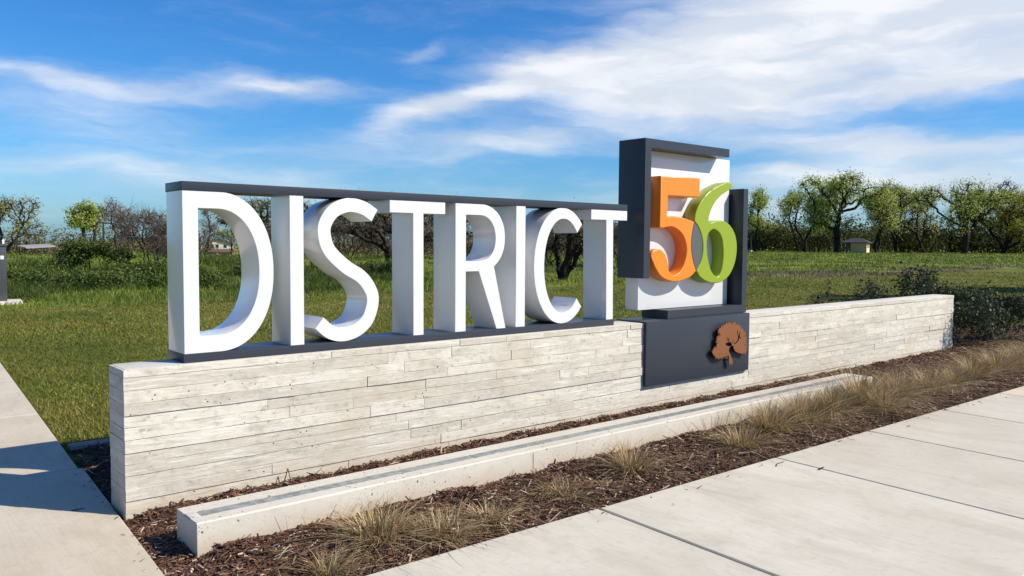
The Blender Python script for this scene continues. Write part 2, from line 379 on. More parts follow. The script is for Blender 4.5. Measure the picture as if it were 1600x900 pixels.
# ------------------------------------------------------------------ ground
def smooth01(a, b, x):
    t = np.clip((x - a) / (b - a), 0, 1); return t * t * (3 - 2 * t)
def hgt(x, y):
    x = np.asarray(x, float); y = np.asarray(y, float)
    d = np.hypot(x - CAM[0], y - CAM[1]); th = np.arctan2(x - CAM[0], y - CAM[1])
    leftw = 1 - smooth01(.55, .75, th)
    z = -4 * smooth01(66, 220, d) * leftw
    z = z + .55 * np.exp(-((d - 58) / 12) ** 2) * leftw
    z = z + smooth01(18, 24, y) * (1 - smooth01(60, 110, d)) * (.14 * np.sin(x * .31 + 1) * np.sin(y * .23) + .12 * np.sin(x * .9 + np.sin(y * .5)) * np.cos(y * .7 + 1) + .05 * np.sin(x * 2.1) * np.sin(y * 1.7))
    return z
ex = np.unique(np.concatenate([np.linspace(-900, -60, 22), np.linspace(-60, 90, 151), np.linspace(90, 300, 71), np.linspace(300, 1600, 22)]))
ey = np.unique(np.concatenate([np.linspace(-300, -30, 10), np.linspace(-30, 90, 121), np.linspace(90, 330, 61), np.linspace(330, 1600, 22)]))
GX, GY = np.meshgrid(ex, ey); GZ = hgt(GX, GY) - .035
V = np.stack([GX.ravel(), GY.ravel(), GZ.ravel()], 1)
ii = np.arange(len(ey) - 1)[:, None] * len(ex) + np.arange(len(ex) - 1)[None, :]; ii = ii.ravel()
Fq = np.stack([ii, ii + 1, ii + 1 + len(ex), ii + len(ex)], 1)
def ground_mat():
    m, t, b = mat_new('grass_ground')
    c = coords(t); sp = nd(t, 'ShaderNodeSeparateXYZ'); lk(t, c, sp.inputs[0])
    n1 = noise(t, c, .35, 5, .6); n2 = noise(t, c, 5.5, 6, .7); n3 = noise(t, c, 38, 5, .75); n4 = noise(t, c, .06, 4, .55)
    lawn = mixc(t, sstep(t, n2.outputs[0], .3, .7), (.088, .108, .016), (.145, .16, .026))
    lawn = mixc(t, mth(t, 'MULTIPLY', sstep(t, n1.outputs[0], .45, .65), .55), lawn, (.185, .160, .040))
    lawn = mixc(t, mth(t, 'MULTIPLY', sstep(t, n3.outputs[0], .5, .75), .5), lawn, (.025, .035, .009))
    mead = mixc(t, sstep(t, n1.outputs[0], .35, .65), (.115, .165, .022), (.19, .225, .036))
    mead = mixc(t, sstep(t, n4.outputs[0], .45, .62), mead, (.18, .18, .045))
    mead = mixc(t, mth(t, 'MULTIPLY', sstep(t, n2.outputs[0], .5, .75), .6), mead, (.07, .11, .02))
    edge = mth(t, 'ADD', sp.outputs[1], mth(t, 'MULTIPLY', mth(t, 'SUBTRACT', n1.outputs[0], .5), 2.0))
    col = mixc(t, sstep(t, edge, 16.6, 17.6), lawn, mead)
    lk(t, col, b.inputs['Base Color']); b.inputs['Roughness'].default_value = .95; b.inputs['Specular IOR Level'].default_value = .1
    bump(t, b, mth(t, 'ADD', n3.outputs[0], n2.outputs[0]), .9, .05)
    return m
g = mknp('ground', V, Fq, ground_mat(), smooth=True)
tag(g, 'wide flat field of lawn and meadow reaching the far trees', 'ground', kind='structure')

# walkway (left) and sidewalk (front)
def wx(y): return -.027 + .0685 * y         # right edge of the walkway
def sy(x): return -1.60 - .02 * x           # rear edge of the sidewalk
def slab(name, quad, z0, z1, mat, parent):
    q = [np.array(p_) for p_ in quad]; cen = sum(q) / 4
    b_ = .010
    inn = [p_ + (cen - p_) / np.linalg.norm(cen - p_) * b_ for p_ in q]
    V = [(*p_, z0) for p_ in q] + [(*p_, z1 - b_ * .6) for p_ in q] + [(*p_, z1) for p_ in inn]
    F = [(8, 9, 10, 11)]
    for k in range(4):
        j = (k + 1) % 4
        F += [(k, j, 4 + j, 4 + k), (4 + k, 4 + j, 8 + j, 8 + k)]
    return mk(name, V, F, mat, parent)
def base_sheet(name, quad, z, mat): return mk(name, [(*p_, z) for p_ in quad], [(0, 1, 2, 3)], mat)
walk = base_sheet('walkway', [(wx(-7) - 2.6, -7), (wx(-7) - .02, -7), (wx(40) - .02, 40), (wx(40) - 2.6, 40)], -.022, M_joint)
tag(walk, 'pale concrete walkway running back along the lawn at the left', 'walkway', kind='structure')
jy = [-6.5, -3.9, -1.75, 1.27, 3.47, 5.72, 7.9, 10.1, 12.3, 14.5, 16.7, 18.9, 22, 26, 30, 35, 40]
for a, b_ in zip(jy[:-1], jy[1:]):
    a += .006; b_ -= .006; s_ = -.03 if a > 1.2 else 0.0; sl = -.07
    slab('slab', [(wx(a) - 2.55 + s_, a + sl * -2.55), (wx(a) + s_, a), (wx(b_) + s_, b_), (wx(b_) - 2.55 + s_, b_ + sl * -2.55)], -.10, 0.0, M_walk, walk)
sw = base_sheet('sidewalk', [(.02, sy(0) - 4.0), (60, sy(60) - 4.0), (60, sy(60) - .02), (.02, sy(0) - .02)], -.024, M_joint)
tag(sw, 'broad pale concrete sidewalk in front of the planting bed', 'sidewalk', kind='structure')
jx = [.03, 2.235, 4.125, 5.54, 6.99, 8.43, 9.9, 11.4, 12.9, 14.4, 16, 18, 20, 22, 24, 28, 32, 36, 40, 50, 60]
for k, (a, b_) in enumerate(zip(jx[:-1], jx[1:])):
    ga = .010 if abs(a - 2.235) < .01 else .006; gb = .010 if abs(b_ - 2.235) < .01 else .006
    a += ga; b_ -= gb
    for r_ in range(2):
        y1 = (0 if r_ == 0 else -2.006); y0 = (-1.994 if r_ == 0 else -4.0)
        s_ = .055
        slab('slab', [(a + s_ * y0, sy(a) + y0), (b_ + s_ * y0, sy(b_) + y0), (b_ + s_ * y1, sy(b_) + y1), (a + s_ * y1, sy(a) + y1)], -.10, 0.0,
             M_slab_tan if 8.3 < a < 9.0 else M_slab, sw)

# planting beds: soil sheet, slightly mounded
def bedz(x, y):
    x = np.asarray(x, float); y = np.asarray(y, float)
    e = np.minimum(y - sy(x), x - wx(y))
    z = -.030 + .035 * smooth01(0, .35, e) + .012 * np.sin(x * 5.1) * np.sin(y * 6.3) + .008 * np.sin(x * 13 + y * 9)
    z = z + .02 * smooth01(-.5, -.1, y) * smooth01(1.0, 2.5, x) * (y < .1)
    return np.where(e < .03, np.minimum(z, -.028), z)
def bed(name, x0, x1, y0f, y1, nx, ny, label):
    us = np.linspace(0, 1, nx); vs_ = np.linspace(0, 1, ny); Vv = []
    for v in vs_:
        for u in us:
            # left border follows the walkway, front border the sidewalk
            yy = y0f(x0 + u * (x1 - x0)) * (1 - v) + y1 * v
            xa = max(x0, wx(yy) + .004) if x0 < .5 else x0
            xx = xa + u * (x1 - xa)
            Vv.append((xx, yy, float(bedz(xx, yy))))
    Ff = [(j * nx + i, j * nx + i + 1, (j + 1) * nx + i + 1, (j + 1) * nx + i) for j in range(ny - 1) for i in range(nx - 1)]
    o = mk(name, Vv, Ff, M_soil, smooth=True)
    tag(o, label, 'bed', kind='structure'); return o
bed('planting_bed', -.2, 17, lambda x: sy(x) + .003, 1.93, 340, 72, 'dark mulched planting bed around the low wall')

WT = .31                                      # wall thickness
HW = .853
LW = 11.83
# ------------------------------------------------------------------ concrete edging behind the bed
ed = box('concrete_edging', wx(2.0) + .02, 17, 1.94, 2.07, -.12, .004, M_joint_c, None, .006)
tag(ed, 'thin concrete edging strip between lawn and mulch behind the wall', 'edging')

# ------------------------------------------------------------------ board-formed concrete wall
wall = empty('concrete_wall', (LW / 2, WT / 2, 0))
tag(wall, 'long low pale concrete wall with board-formed face carrying the sign', 'wall')
def wallcore():
    V, F = boxdata(.016, LW - .004, .016, WT, -.2, HW)
    return V, F
box('core', .016, LW - .004, .016, WT - .004, -.2, HW, M_cap, wall, .005)
rows = []
z = -.06; rr = random.Random(3)
while z < HW - .03:
    h_ = rr.choice([.066, .070, .073, .077]); rows.append([z, min(z + h_, HW - .001)]); z += h_
rows[-1][1] = HW - .0015
def board(x0, x1, z0, z1, dep, axis='x', r=None):
    """one cast board imprint: chamfered slab with slightly wandering edges"""
    n = max(2, int((x1 - x0) / .15) + 1)
    xs = np.linspace(x0, x1, n); V = []; c_ = .0011
    for i, x in enumerate(xs):
        jt = r.uniform(-.0016, .0012); jb = r.uniform(-.0012, .0016); dd = dep + r.uniform(-.0008, .0008)
        xe = x + (c_ if i == 0 else -c_ if i == n - 1 else 0)
        for (px_, py_, pz_) in ((x, .02, z0 + jb), (x, dd + c_, z0 + jb), (xe, dd, z0 + jb + c_), (xe, dd, z1 + jt - c_), (x, dd + c_, z1 + jt), (x, .02, z1 + jt)):
            V.append((px_, py_, pz_))
    F = []
    for i in range(n - 1):
        for k in range(5):
            a = i * 6 + k; F.append((a, a + 6, a + 7, a + 1))
    F.append((0, 1, 2, 3, 4, 5)); e_ = (n - 1) * 6; F.append((e_ + 5, e_ + 4, e_ + 3, e_ + 2, e_ + 1, e_))
    if axis == 'y': V = [(y_, x_, z_) for x_, y_, z_ in V]; F = [tuple(reversed(f)) for f in F]
    return V, F
for k, (z0, z1) in enumerate(rows):
    r = random.Random(100 + k)
    x = 0.0; first = r.uniform(.7, 2.0)
    gap = r.choice([.0002, .0004, .0008, .0012, .0024])
    rowdep = r.uniform(-.005, .005)
    while x < LW - .01:
        ln = first if x == 0 else r.choice([r.uniform(.35, .8), r.uniform(.7, 1.4), r.uniform(1.2, 2.2)])
        x1 = x + ln
        if LW - x1 < .4: x1 = LW
        gx = r.choice([.0003, .0005, .0015])
        V, F = board(x + gx, x1 - gx, z0 + gap * .5, z1 - gap * .5, rowdep + r.uniform(-.003, .003), 'x', r)
        mk('board', V, F, M_board, wall); x = x1
    V, F = board(.022, WT - .002, z0 + gap * .5, z1 - gap * .5, r.uniform(-.001, .002), 'y', r)
    mk('board', V, F, M_board, wall)
    V, F = board(.022, WT - .002, z0 + gap * .5, z1 - gap * .5, r.uniform(-.001, .002), 'y', r)
    mk('board', [(LW - a, b_, c_) for a, b_, c_ in V], [tuple(reversed(f)) for f in F], M_board, wall)

# ------------------------------------------------------------------ low curb in front of the wall
curb = empty('concrete_curb', (3.7, -.71, 0))
tag(curb, 'low concrete curb bar with grey cover strips set in its top, before the wall', 'curb')
def curb_body():
    x0, x1, y0, y1, z0, z1 = .106, 7.392, -.868, -.560, -.12, .17
    n = 60; xs = np.linspace(x0, x1, n); r = random.Random(5); V = []
    s0, s1 = -.770, -.672       # groove for the strips
    for i, x in enumerate(xs):
        j = lambda a=.0016: r.uniform(-a, a)
        c_ = .008
        V += [(x, y0, z0), (x, y0 + j(), z1 - c_ + j()), (x, y0 + c_ + j(.001), z1 + j(.0006)), (x, s0, z1), (x, s0, z1 - .012), (x, s1, z1 - .012), (x, s1, z1), (x, y1 - c_, z1), (x, y1, z1 - c_), (x, y1, z0)]
    F = []
    for i in range(n - 1):
        for k in range(9): a = i * 10 + k; F.append((a, a + 10, a + 11, a + 1))
    F += [(9, 8, 7, 6, 5, 4, 3, 2, 1, 0)[::-1], tuple(range((n - 1) * 10, n * 10))[::-1]]
    return mk('body', V, F, M_curb, curb)
curb_body()
for a, b_ in ((.164, 1.98), (1.986, 3.80), (3.806, 5.62), (5.626, 7.30)):
    box('cover_strip', a, b_, -.7640, -.6780, .1565, .1665, M_strip, curb, .0015)
for xj in (2.4, 4.9):
    box('joint', xj - .0015, xj + .0015, -.8695, -.8660, -.1, .150, M_joint, curb, 0)
for a, b_ in ((.106, .1635), (7.3005, 7.392)):
    box('end_fill', a + .004, b_, -.7695, -.6725, .150, .1695, M_curb, curb, .001)

# ------------------------------------------------------------------ letter sign
LY0, LY1 = .058, .352
Z0, Z1 = .9085, 1.9045
sign = empty('letter_sign', (2.4, .2, HW))
tag(sign, 'large white block letters reading DISTRICT between dark grey bars on the wall', 'sign')
box('base_plate', .362, 4.226, LY0 - .002, LY1 + .004, HW + .001, Z0, M_char, sign, .003)
box('top_beam', .362, 4.39, LY0 - .002, LY1 + .004, Z1, 1.961, M_char, sign, .003)
def arc(cx, cz, rx, rz, a0, a1, n=28, p=1.0):
    out = []
    for i in range(n + 1):
        a = math.radians(a0 + (a1 - a0) * i / n)
        c_, s_ = math.cos(a), math.sin(a)
        out.append((cx + rx * math.copysign(abs(c_) ** p, c_), cz + rz * math.copysign(abs(s_) ** p, s_)))
    return out
zm = (Z0 + Z1) / 2; hz = (Z1 - Z0) / 2
letters = {}
letters['D'] = [[(.366, Z0), (.366, Z1)] + arc(.585, zm, .357, hz, 90, -90, 48, .93), [(.460, Z0 + .104), (.460, Z1 - .104)] + arc(.575, zm, .270, hz - .104, 90, -90, 48, .93)]
letters['I'] = [[(1.057, Z0), (1.155, Z0), (1.155, Z1), (1.057, Z1)]]
Sp = [(1.701, 1.788), (1.612, 1.838), (1.498, 1.8560), (1.385, 1.815), (1.317, 1.728), (1.309, 1.640), (1.350, 1.535), (1.470, 1.428), (1.590, 1.356), (1.665, 1.265), (1.685, 1.175), (1.645, 1.055), (1.560, .983), (1.450, .9565), (1.350, .980), (1.266, 1.047)]
cl_ = np.array(catmull(Sp, (), 8, False)); tg = np.gradient(cl_, axis=0); tg /= np.linalg.norm(tg, axis=1)[:, None]
nr = np.stack([-tg[:, 1], tg[:, 0]], 1); hw_ = .0485
Sl = [tuple(q) for q in cl_ + nr * hw_] + [tuple(q) for q in (cl_ - nr * hw_)[::-1]]
letters['S'] = [[(x, min(max(z_, Z0), Z1)) for x, z_ in Sl]]
letters['T'] = [[(1.826, Z1), (1.826, 1.815), (2.027, 1.815), (2.030, Z0), (2.121, Z0), (2.119, 1.815), (2.318, 1.815), (2.318, Z1)]]
letters['R'] = [[(2.415, Z0), (2.415, Z1)] + arc(2.66, 1.6405, .253, Z1 - 1.6405, 90, -58, 40, .93) + [(2.925, Z0), (2.830, Z0), (2.645, 1.376), (2.517, 1.376), (2.517, Z0)],
                [(2.517, 1.455), (2.517, 1.818)] + arc(2.655, 1.6365, .160, .1815, 90, -90, 36, .93)]
letters['I '] = [[(3.033, Z0), (3.134, Z0), (3.134, Z1), (3.033, Z1)]]
co_ = arc(3.565, zm, .333, hz, 46, 314, 70, .97); ci_ = arc(3.575, zm, .226, hz - .092, 44, 316, 60, .97)
letters['C'] = [co_ + ci_[::-1]]
letters['T '] = [[(3.913, Z1), (3.913, 1.815), (4.110, 1.815), (4.124, Z0), (4.214, Z0), (4.202, 1.815), (4.39, 1.815), (4.39, Z1)]]
which = {'D': 'white letter D', 'I': 'white letter I between D and S', 'S': 'white letter S', 'T': 'white letter T between S and R', 'R': 'white letter R', 'I ': 'white letter I between R and C', 'C': 'white letter C', 'T ': 'white letter T at the end of the word'}
for k, lp in letters.items():
    o = extrude('letter', lp, LY0 + .001, LY1, M_white, sign, .0025)
    o['label'] = which[k]

# ------------------------------------------------------------------ number sign
num = empty('number_sign', (5.45, .2, HW))
tag(num, 'orange 5 and green 6 in a dark open frame with charcoal panel below', 'sign')
FY0, FY1 = .030, .360
box('face_panel', 4.580, 6.285, -.035, -.004, .252, .868, M_char, num, .002)
box('cap_plate', 4.582, 6.285, -.0035, WT + .03, HW + .002, .8685, M_char, num, .002)
uf = extrude('upper_frame', [[(4.600, 1.274), (4.600, 2.594), (5.946, 2.594), (5.946, 2.509), (4.690, 2.509), (4.690, 1.274)]], FY0, FY1, M_char, num, .003, 1)
lf = extrude('lower_frame', [[(4.972, .870), (4.972, .953), (6.228, .953), (6.222, 2.198), (6.308, 2.198), (6.316, .870)]], FY0, FY1, M_char, num, .003, 1)
box('back_panel', 4.713, 6.185, .190, .352, .957, 2.507, M_white, num, .002)
five = [(4.855, 2.255), (5.472, 2.268), (5.47, 2.075), (4.968, 2.072), (4.958, 1.868), (5.064, 1.873), (5.233, 1.859), (5.39, 1.826), (5.356, 1.697), (5.349, 1.569), (5.381, 1.44), (5.437, 1.331), (5.32, 1.264), (5.1, 1.230), (4.917, 1.268), (4.818, 1.342), (4.744, 1.445), (4.727, 1.496), (4.766, 1.537), (4.845, 1.552), (4.91, 1.527), (4.96, 1.475), (4.987, 1.412), (4.997, 1.344), (5.056, 1.296), (5.148, 1.313), (5.23, 1.388), (5.275, 1.515), (5.261, 1.611), (5.204, 1.695), (5.118, 1.747), (5.018, 1.77), (4.888, 1.753), (4.847, 1.761)]
six = [(6.043, 2.217), (5.97, 2.254), (5.829, 2.222), (5.647, 2.148), (5.506, 2.044), (5.415, 1.922), (5.394, 1.830), (5.458, 1.779), (5.518, 1.688), (5.544, 1.569), (5.519, 1.439), (5.441, 1.331), (5.514, 1.261), (5.643, 1.212), (5.754, 1.198), (5.885, 1.212), (6.016, 1.276), (6.109, 1.4), (6.143, 1.547), (6.118, 1.683), (6.036, 1.784), (5.919, 1.84), (5.787, 1.848), (5.66, 1.820), (5.632, 1.856), (5.663, 1.941), (5.743, 2.042), (5.852, 2.118), (5.964, 2.168)]
hole = [(5.716, 1.756), (5.635, 1.711), (5.607, 1.613), (5.624, 1.482), (5.674, 1.36), (5.732, 1.293), (5.807, 1.264), (5.867, 1.324), (5.895, 1.435), (5.895, 1.547), (5.868, 1.659), (5.81, 1.725)]
o = extrude('digit', [catmull(five, (0, 1, 2, 3, 4, 7, 11, 23, 32, 33), 6)], .045, .1885, M_orange, num, .010); o['label'] = 'orange digit 5'
o = extrude('digit', [catmull(six, (6, 11, 23), 6), catmull(hole, (), 6)], .045, .1885, M_green, num, .010); o['label'] = 'green digit 6'
lens = [(5.392, 1.822), (5.452, 1.779), (5.513, 1.688), (5.537, 1.569), (5.512, 1.439), (5.439, 1.335), (5.386, 1.44), (5.355, 1.569), (5.361, 1.697)]
o = extrude('overlap_piece', [catmull(lens, (0, 5), 6)], .048, .187, M_grey, num, .003); o['label'] = 'grey lens where the two digits cross'
emb = [(5.617, 0.715), (5.664, 0.752), (5.744, 0.784), (5.818, 0.787), (5.895, 0.775), (5.986, 0.751), (6.039, 0.71), (6.099, 0.676), (6.121, 0.625), (6.131, 0.556), (6.14, 0.48), (6.122, 0.447), (6.069, 0.443), (5.997, 0.456), (5.932, 0.478), (5.899, 0.514), (5.894, 0.539), (5.865, 0.548), (5.858, 0.57), (5.845, 0.584), (5.813, 0.589), (5.788, 0.586), (5.749, 0.576), (5.767, 0.555), (5.809, 0.541), (5.834, 0.542), (5.822, 0.521), (5.811, 0.492), (5.831, 0.468), (5.851, 0.437), (5.887, 0.381), (5.886, 0.348), (5.835, 0.349), (5.815, 0.381), (5.822, 0.417), (5.812, 0.447), (5.756, 0.443), (5.719, 0.437), (5.67, 0.43), (5.609, 0.432), (5.571, 0.461), (5.528, 0.497), (5.556, 0.549), (5.604, 0.553), (5.609, 0.596), (5.595, 0.648), (5.661, 0.672), (5.636, 0.696)]
r = random.Random(11); eo = []
for i, a in enumerate(emb):
    b_ = emb[(i + 1) % len(emb)]; eo.append(a)
    if i < 12 or i > 35:            # ragged leafy outline
        for k in (1, 2, 3, 4):
            f_ = k / 5; dx, dz = b_[0] - a[0], b_[1] - a[1]; L_ = math.hypot(dx, dz) + 1e-6; o_ = r.uniform(.010, .026) * (1 if k % 2 else -.55)
            eo.append((a[0] + dx * f_ - dz / L_ * o_, a[1] + dz * f_ + dx / L_ * o_))
ant1 = [(5.894, 0.563), (5.928, 0.572), (5.96, 0.592), (5.976, 0.617), (5.961, 0.659), (5.951, 0.7), (5.963, 0.696), (5.974, 0.658), (5.988, 0.638), (6.001, 0.685), (6.013, 0.679), (6.004, 0.633), (6.041, 0.602), (6.025, 0.606), (6.001, 0.618), (5.979, 0.587), (5.948, 0.563), (5.908, 0.552)]
ant2 = [(5.794, 0.597), (5.775, 0.619), (5.764, 0.643), (5.776, 0.638), (5.79, 0.612), (5.8, 0.607), (5.805, 0.636), (5.816, 0.632), (5.813, 0.597)]
ant3 = [(5.872, 0.565), (5.878, 0.59), (5.884, 0.608), (5.892, 0.604), (5.888, 0.585), (5.882, 0.568)]
sh_ = lambda l: [(x + .032, z_ + .002) for x, z_ in l]
dots = [[(x + math.cos(a) * q, z_ + math.sin(a * 1.3) * q) for a in (0, 1.1, 2.3, 3.4, 4.6)] for x, z_, q in ((6.095, .628, .010), (6.100, .530, .013), (5.70, .745, .008), (5.86, .765, .007), (5.64, .60, .008), (5.60, .52, .008), (5.66, .465, .009), (6.02, .72, .008), (5.76, .47, .007))]
tre = extrude('tree_emblem', [sh_(l) for l in [eo, ant1, ant2, ant3] + dots], -.083, -.073, M_rust, num, .0005, 0)
tre['label'] = 'rust-orange tree emblem with an antlered elk cut out of it'
for (px_, pz_) in ((5.70, .70), (6.04, .62), (5.62, .52), (5.85, .40)):
    box('standoff_pin', px_ - .006, px_ + .006, -.0735, -.034, pz_ - .006, pz_ + .006, M_post, num, 0)

# ------------------------------------------------------------------ tree builder
def tubes(P0, P1, R0, R1, sides):
    n = len(P0); D = P1 - P0; Ln = np.linalg.norm(D, axis=1, keepdims=True) + 1e-9; D = D / Ln
    A = np.where(np.abs(D[:, 2:3]) < .9, np.array([[0, 0, 1.]]), np.array([[1., 0, 0]]))
    Uv = np.cross(D, A); Uv /= np.linalg.norm(Uv, axis=1, keepdims=True); Wv = np.cross(D, Uv)
    an = np.arange(sides) / sides * 2 * np.pi
    ring = Uv[:, None, :] * np.cos(an)[None, :, None] + Wv[:, None, :] * np.sin(an)[None, :, None]
    V = np.concatenate([P0[:, None, :] + ring * R0[:, None, None], P1[:, None, :] + ring * R1[:, None, None]], 1)
    k = np.arange(sides); f = np.stack([k, (k + 1) % sides, (k + 1) % sides + sides, k + sides], 1)
    F = (np.arange(n) * 2 * sides)[:, None, None] + f[None]
    return V.reshape(-1, 3), F.reshape(-1, 4)
def leaves(C, size, rg, asp=.6):
    n = len(C)
    a = rg.normal(size=(n, 3)); a /= np.linalg.norm(a, axis=1, keepdims=True)
    b = rg.normal(size=(n, 3)); b -= (b * a).sum(1, keepdims=True) * a; b /= np.linalg.norm(b, axis=1, keepdims=True)
    s = (size * rg.uniform(.6, 1.3, n))[:, None]
    V = np.stack([C - a * s, C + b * s * asp, C + a * s, C - b * s * asp], 1)
    return V.reshape(-1, 3), np.arange(4 * n).reshape(-1, 4)
def skeleton(rg, H, W, trunk, lean, stems, nattr, lobes, step):
    """space colonisation inside a lumpy crown"""
    cz = trunk + (H - trunk) * .52; rz = (H - trunk) * .5
    at_ = []
    cs = []
    for _ in range(lobes):
        th = rg.uniform(0, 2 * np.pi); q = rg.uniform(.35, .84); zz = rg.uniform(-.6, .66)
        cs.append((math.cos(th) * q * W * .5 * math.sqrt(max(.15, 1 - zz * zz)), math.sin(th) * q * W * .5 * math.sqrt(max(.15, 1 - zz * zz)), cz + zz * rz, rg.uniform(.20, .36)))
    cs.append((0, 0, cz + .35 * rz, .42))
    while len(at_) < nattr:
        c_ = cs[rg.integers(len(cs))]; v = rg.normal(size=3); v /= np.linalg.norm(v); q = rg.uniform(.2, 1) ** .5
        p_ = np.array(c_[:3]) + v * q * np.array([W * .5 * c_[3], W * .5 * c_[3], rz * c_[3] * 1.05])
        if p_[2] < H and p_[2] > trunk * .7: at_.append(p_)
    at_ = np.array(at_)
    nodes = [np.array([0., 0, -.15])]; par = [-1]
    for s_ in range(stems):
        d = np.array([lean[0] + (rg.normal() * .3 if stems > 1 else 0), lean[1] + (rg.normal() * .3 if stems > 1 else 0), 1.0]); d /= np.linalg.norm(d)
        p_ = 0; pos = nodes[0] + (rg.normal(size=3) * .15 * [1, 1, 0] if stems > 1 else 0)
        for _ in range(max(2, int(trunk / step))):
            d2 = d + rg.normal(size=3) * .10; pos = pos + d2 / np.linalg.norm(d2) * step
            nodes.append(pos); par.append(p_); p_ = len(nodes) - 1
    ND = list(nodes)
    near = np.full(len(at_), 1e9); ni = np.zeros(len(at_), int)
    def upd(start):
        for i in range(start, len(ND)):
            d = np.linalg.norm(at_ - ND[i], axis=1); mk_ = d < near; near[mk_] = d[mk_]; ni[mk_] = i
    upd(1); alive = np.ones(len(at_), bool)
    for it in range(140):
        if not alive.any(): break
        st_ = len(ND)
        for i in np.unique(ni[alive]):
            s_ = alive & (ni == i); v = at_[s_] - ND[i]; v = (v / (np.linalg.norm(v, axis=1, keepdims=True) + 1e-9)).mean(0)
            v = v + rg.normal(size=3) * .28 + np.array([0, 0, .06]); v /= np.linalg.norm(v) + 1e-9
            ND.append(ND[i] + v * step); par.append(i)
        upd(st_)
        alive &= near > step * 1.25
    return np.array(ND), np.array(par)
def tree_meshes(seed, H, W, trunk, lean=(0, 0), stems=1, nattr=420, lobes=9, step=None, tr=None, leaf=.3, nleaf=5000, twigs=2, twl=.6, twr=.02, leafspread=.5, top_cut=None):
    rg = np.random.default_rng(seed); step = step or H / 26
    ND, par = skeleton(rg, H, W, trunk, lean, stems, nattr, lobes, step)
    n = len(ND); tr = tr or H * .028
    cnt = np.zeros(n); kids = np.bincount(par[1:], minlength=n)
    cnt[kids == 0] = 1
    for i in range(n - 1, 0, -1): cnt[par[i]] += cnt[i]
    rad = tr * (cnt / cnt[0]) ** .42; rad = np.maximum(rad, tr * .028)
    rad[0] *= 1.25
    i = np.arange(1, n); P0 = ND[par[i]]; P1 = ND[i]
    R0 = np.minimum(rad[par[i]], rad[i] * 1.5); R1 = rad[i]
    V, F = tubes(P0, P1, R0, R1, 5)
    tips = np.where(cnt <= 3)[0]
    tp = np.repeat(tips, twigs); d = rg.normal(size=(len(tp), 3)) + np.array([0, 0, .25]); d /= np.linalg.norm(d, axis=1, keepdims=True)
    L = twl * rg.uniform(.4, 1.2, len(tp))[:, None]; M1 = ND[tp] + d * L * .5; d2 = d + rg.normal(size=d.shape) * .45; M2 = M1 + d2 * L * .5
    # a second order of finer twigs
    d3 = d + rg.normal(size=d.shape) * .8; M3 = M1 + d3 * L * .4
    tw0 = np.concatenate([ND[tp], M1, M1]); tw1 = np.concatenate([M1, M2, M3])
    tr0 = np.concatenate([np.full(len(tp), twr), np.full(2 * len(tp), twr * .7)]); tr1 = np.concatenate([np.full(len(tp), twr * .7), np.full(2 * len(tp), twr * .35)])
    TV, TF = tubes(tw0, tw1, tr0, tr1, 3)
    ends = np.concatenate([M1, M2, M3])
    LV = LF = tint = None
    if nleaf:
        k = rg.integers(len(ends), size=nleaf); C = ends[k] + rg.normal(size=(nleaf, 3)) * leafspread
        tint = np.clip(.45 + .28 * np.sin(ends[k] @ np.array([1.3, 1.1, 1.7]) / (H / 9)) + rg.normal(size=nleaf) * .16, 0, 1)
        if top_cut: 
            kp = C[:, 2] < top_cut; C = C[kp]; tint = tint[kp]
        LV, LF = leaves(C, leaf, rg)
    return (V, F), (TV, TF, rg.uniform(0, 1, len(TF))), (LV, LF, tint)
def plant_tree(name, seed, loc, label, cat, group, mats, **kw):
    """mats = bark, twig, leaf"""
    wood, tw, lf_ = tree_meshes(seed, **kw)
    root = empty(name, loc); tag(root, label, cat, group)
    finish(np_mesh('trunk', *wood), 'trunk', mats[0], root, True, (0, 0, 0), 80)
    if lf_[0] is not None:
        V = np.concatenate([tw[0], lf_[0]]); F = np.concatenate([tw[1], lf_[1] + len(tw[0])])
        me = np_mesh('crown', V, F, np.concatenate([tw[2], lf_[2]])); me.materials.append(mats[1]); me.materials.append(mats[2])
        me.polygons.foreach_set('material_index', np.concatenate([np.zeros(len(tw[1]), np.int32), np.ones(len(lf_[1]), np.int32)]))
        o = finish(me, 'crown', None, root, False, (0, 0, 0))
    else:
        finish(np_mesh('crown', tw[0], tw[1], tw[2]), 'crown', mats[1], root, False, (0, 0, 0))
    return root
def gz(x, y): return float(hgt(x, y))
G_far = 'oaks standing beyond the meadow'
def T(name, seed, x, y, label, mats, group=G_far, cat='tree', **kw):
    return plant_tree(name, seed, (x, y, gz(x, y) - .05), label, cat, group, mats, **kw)
A_ = (M_bark2, M_twig, M_leafA); B_ = (M_bark2, M_twig, M_leafB); C_ = (M_bark2, M_twig, M_leafC)
far = dict(leaf=.175, twl=1.6, twr=.042, leafspread=.42, twigs=3)
T('oak_tree', 21, 177.1, 96.0, 'round-crowned oak at the left end of the far right grove', A_, H=15.6, W=17, trunk=2.4, stems=3, tr=.42, nleaf=8050, nattr=380, **far)
T('oak_tree', 22, 176.1, 87.5, 'tallest oak with open crown and thick forked trunk beside the kiosk', A_, H=18.6, W=22, trunk=3.4, lean=(.05, .0), tr=.75, nleaf=10850, nattr=520, lobes=12, **far)
T('oak_tree', 23, 184.3, 82.1, 'narrow dark oak right behind the far kiosk', B_, H=15.6, W=13, trunk=2.2, stems=2, tr=.42, nleaf=7350, nattr=330, **far)
T('oak_tree', 24, 195.1, 82.6, 'tall slim oak in the middle of the far right grove', B_, H=17.6, W=13, trunk=3, stems=2, tr=.45, nleaf=5600, nattr=340, **far)
T('oak_tree', 25, 202.0, 79.2, 'thin half-bare oak with see-through crown in the far right grove', B_, H=15.4, W=14, trunk=3, stems=2, tr=.4, nleaf=2625, nattr=330, **far)
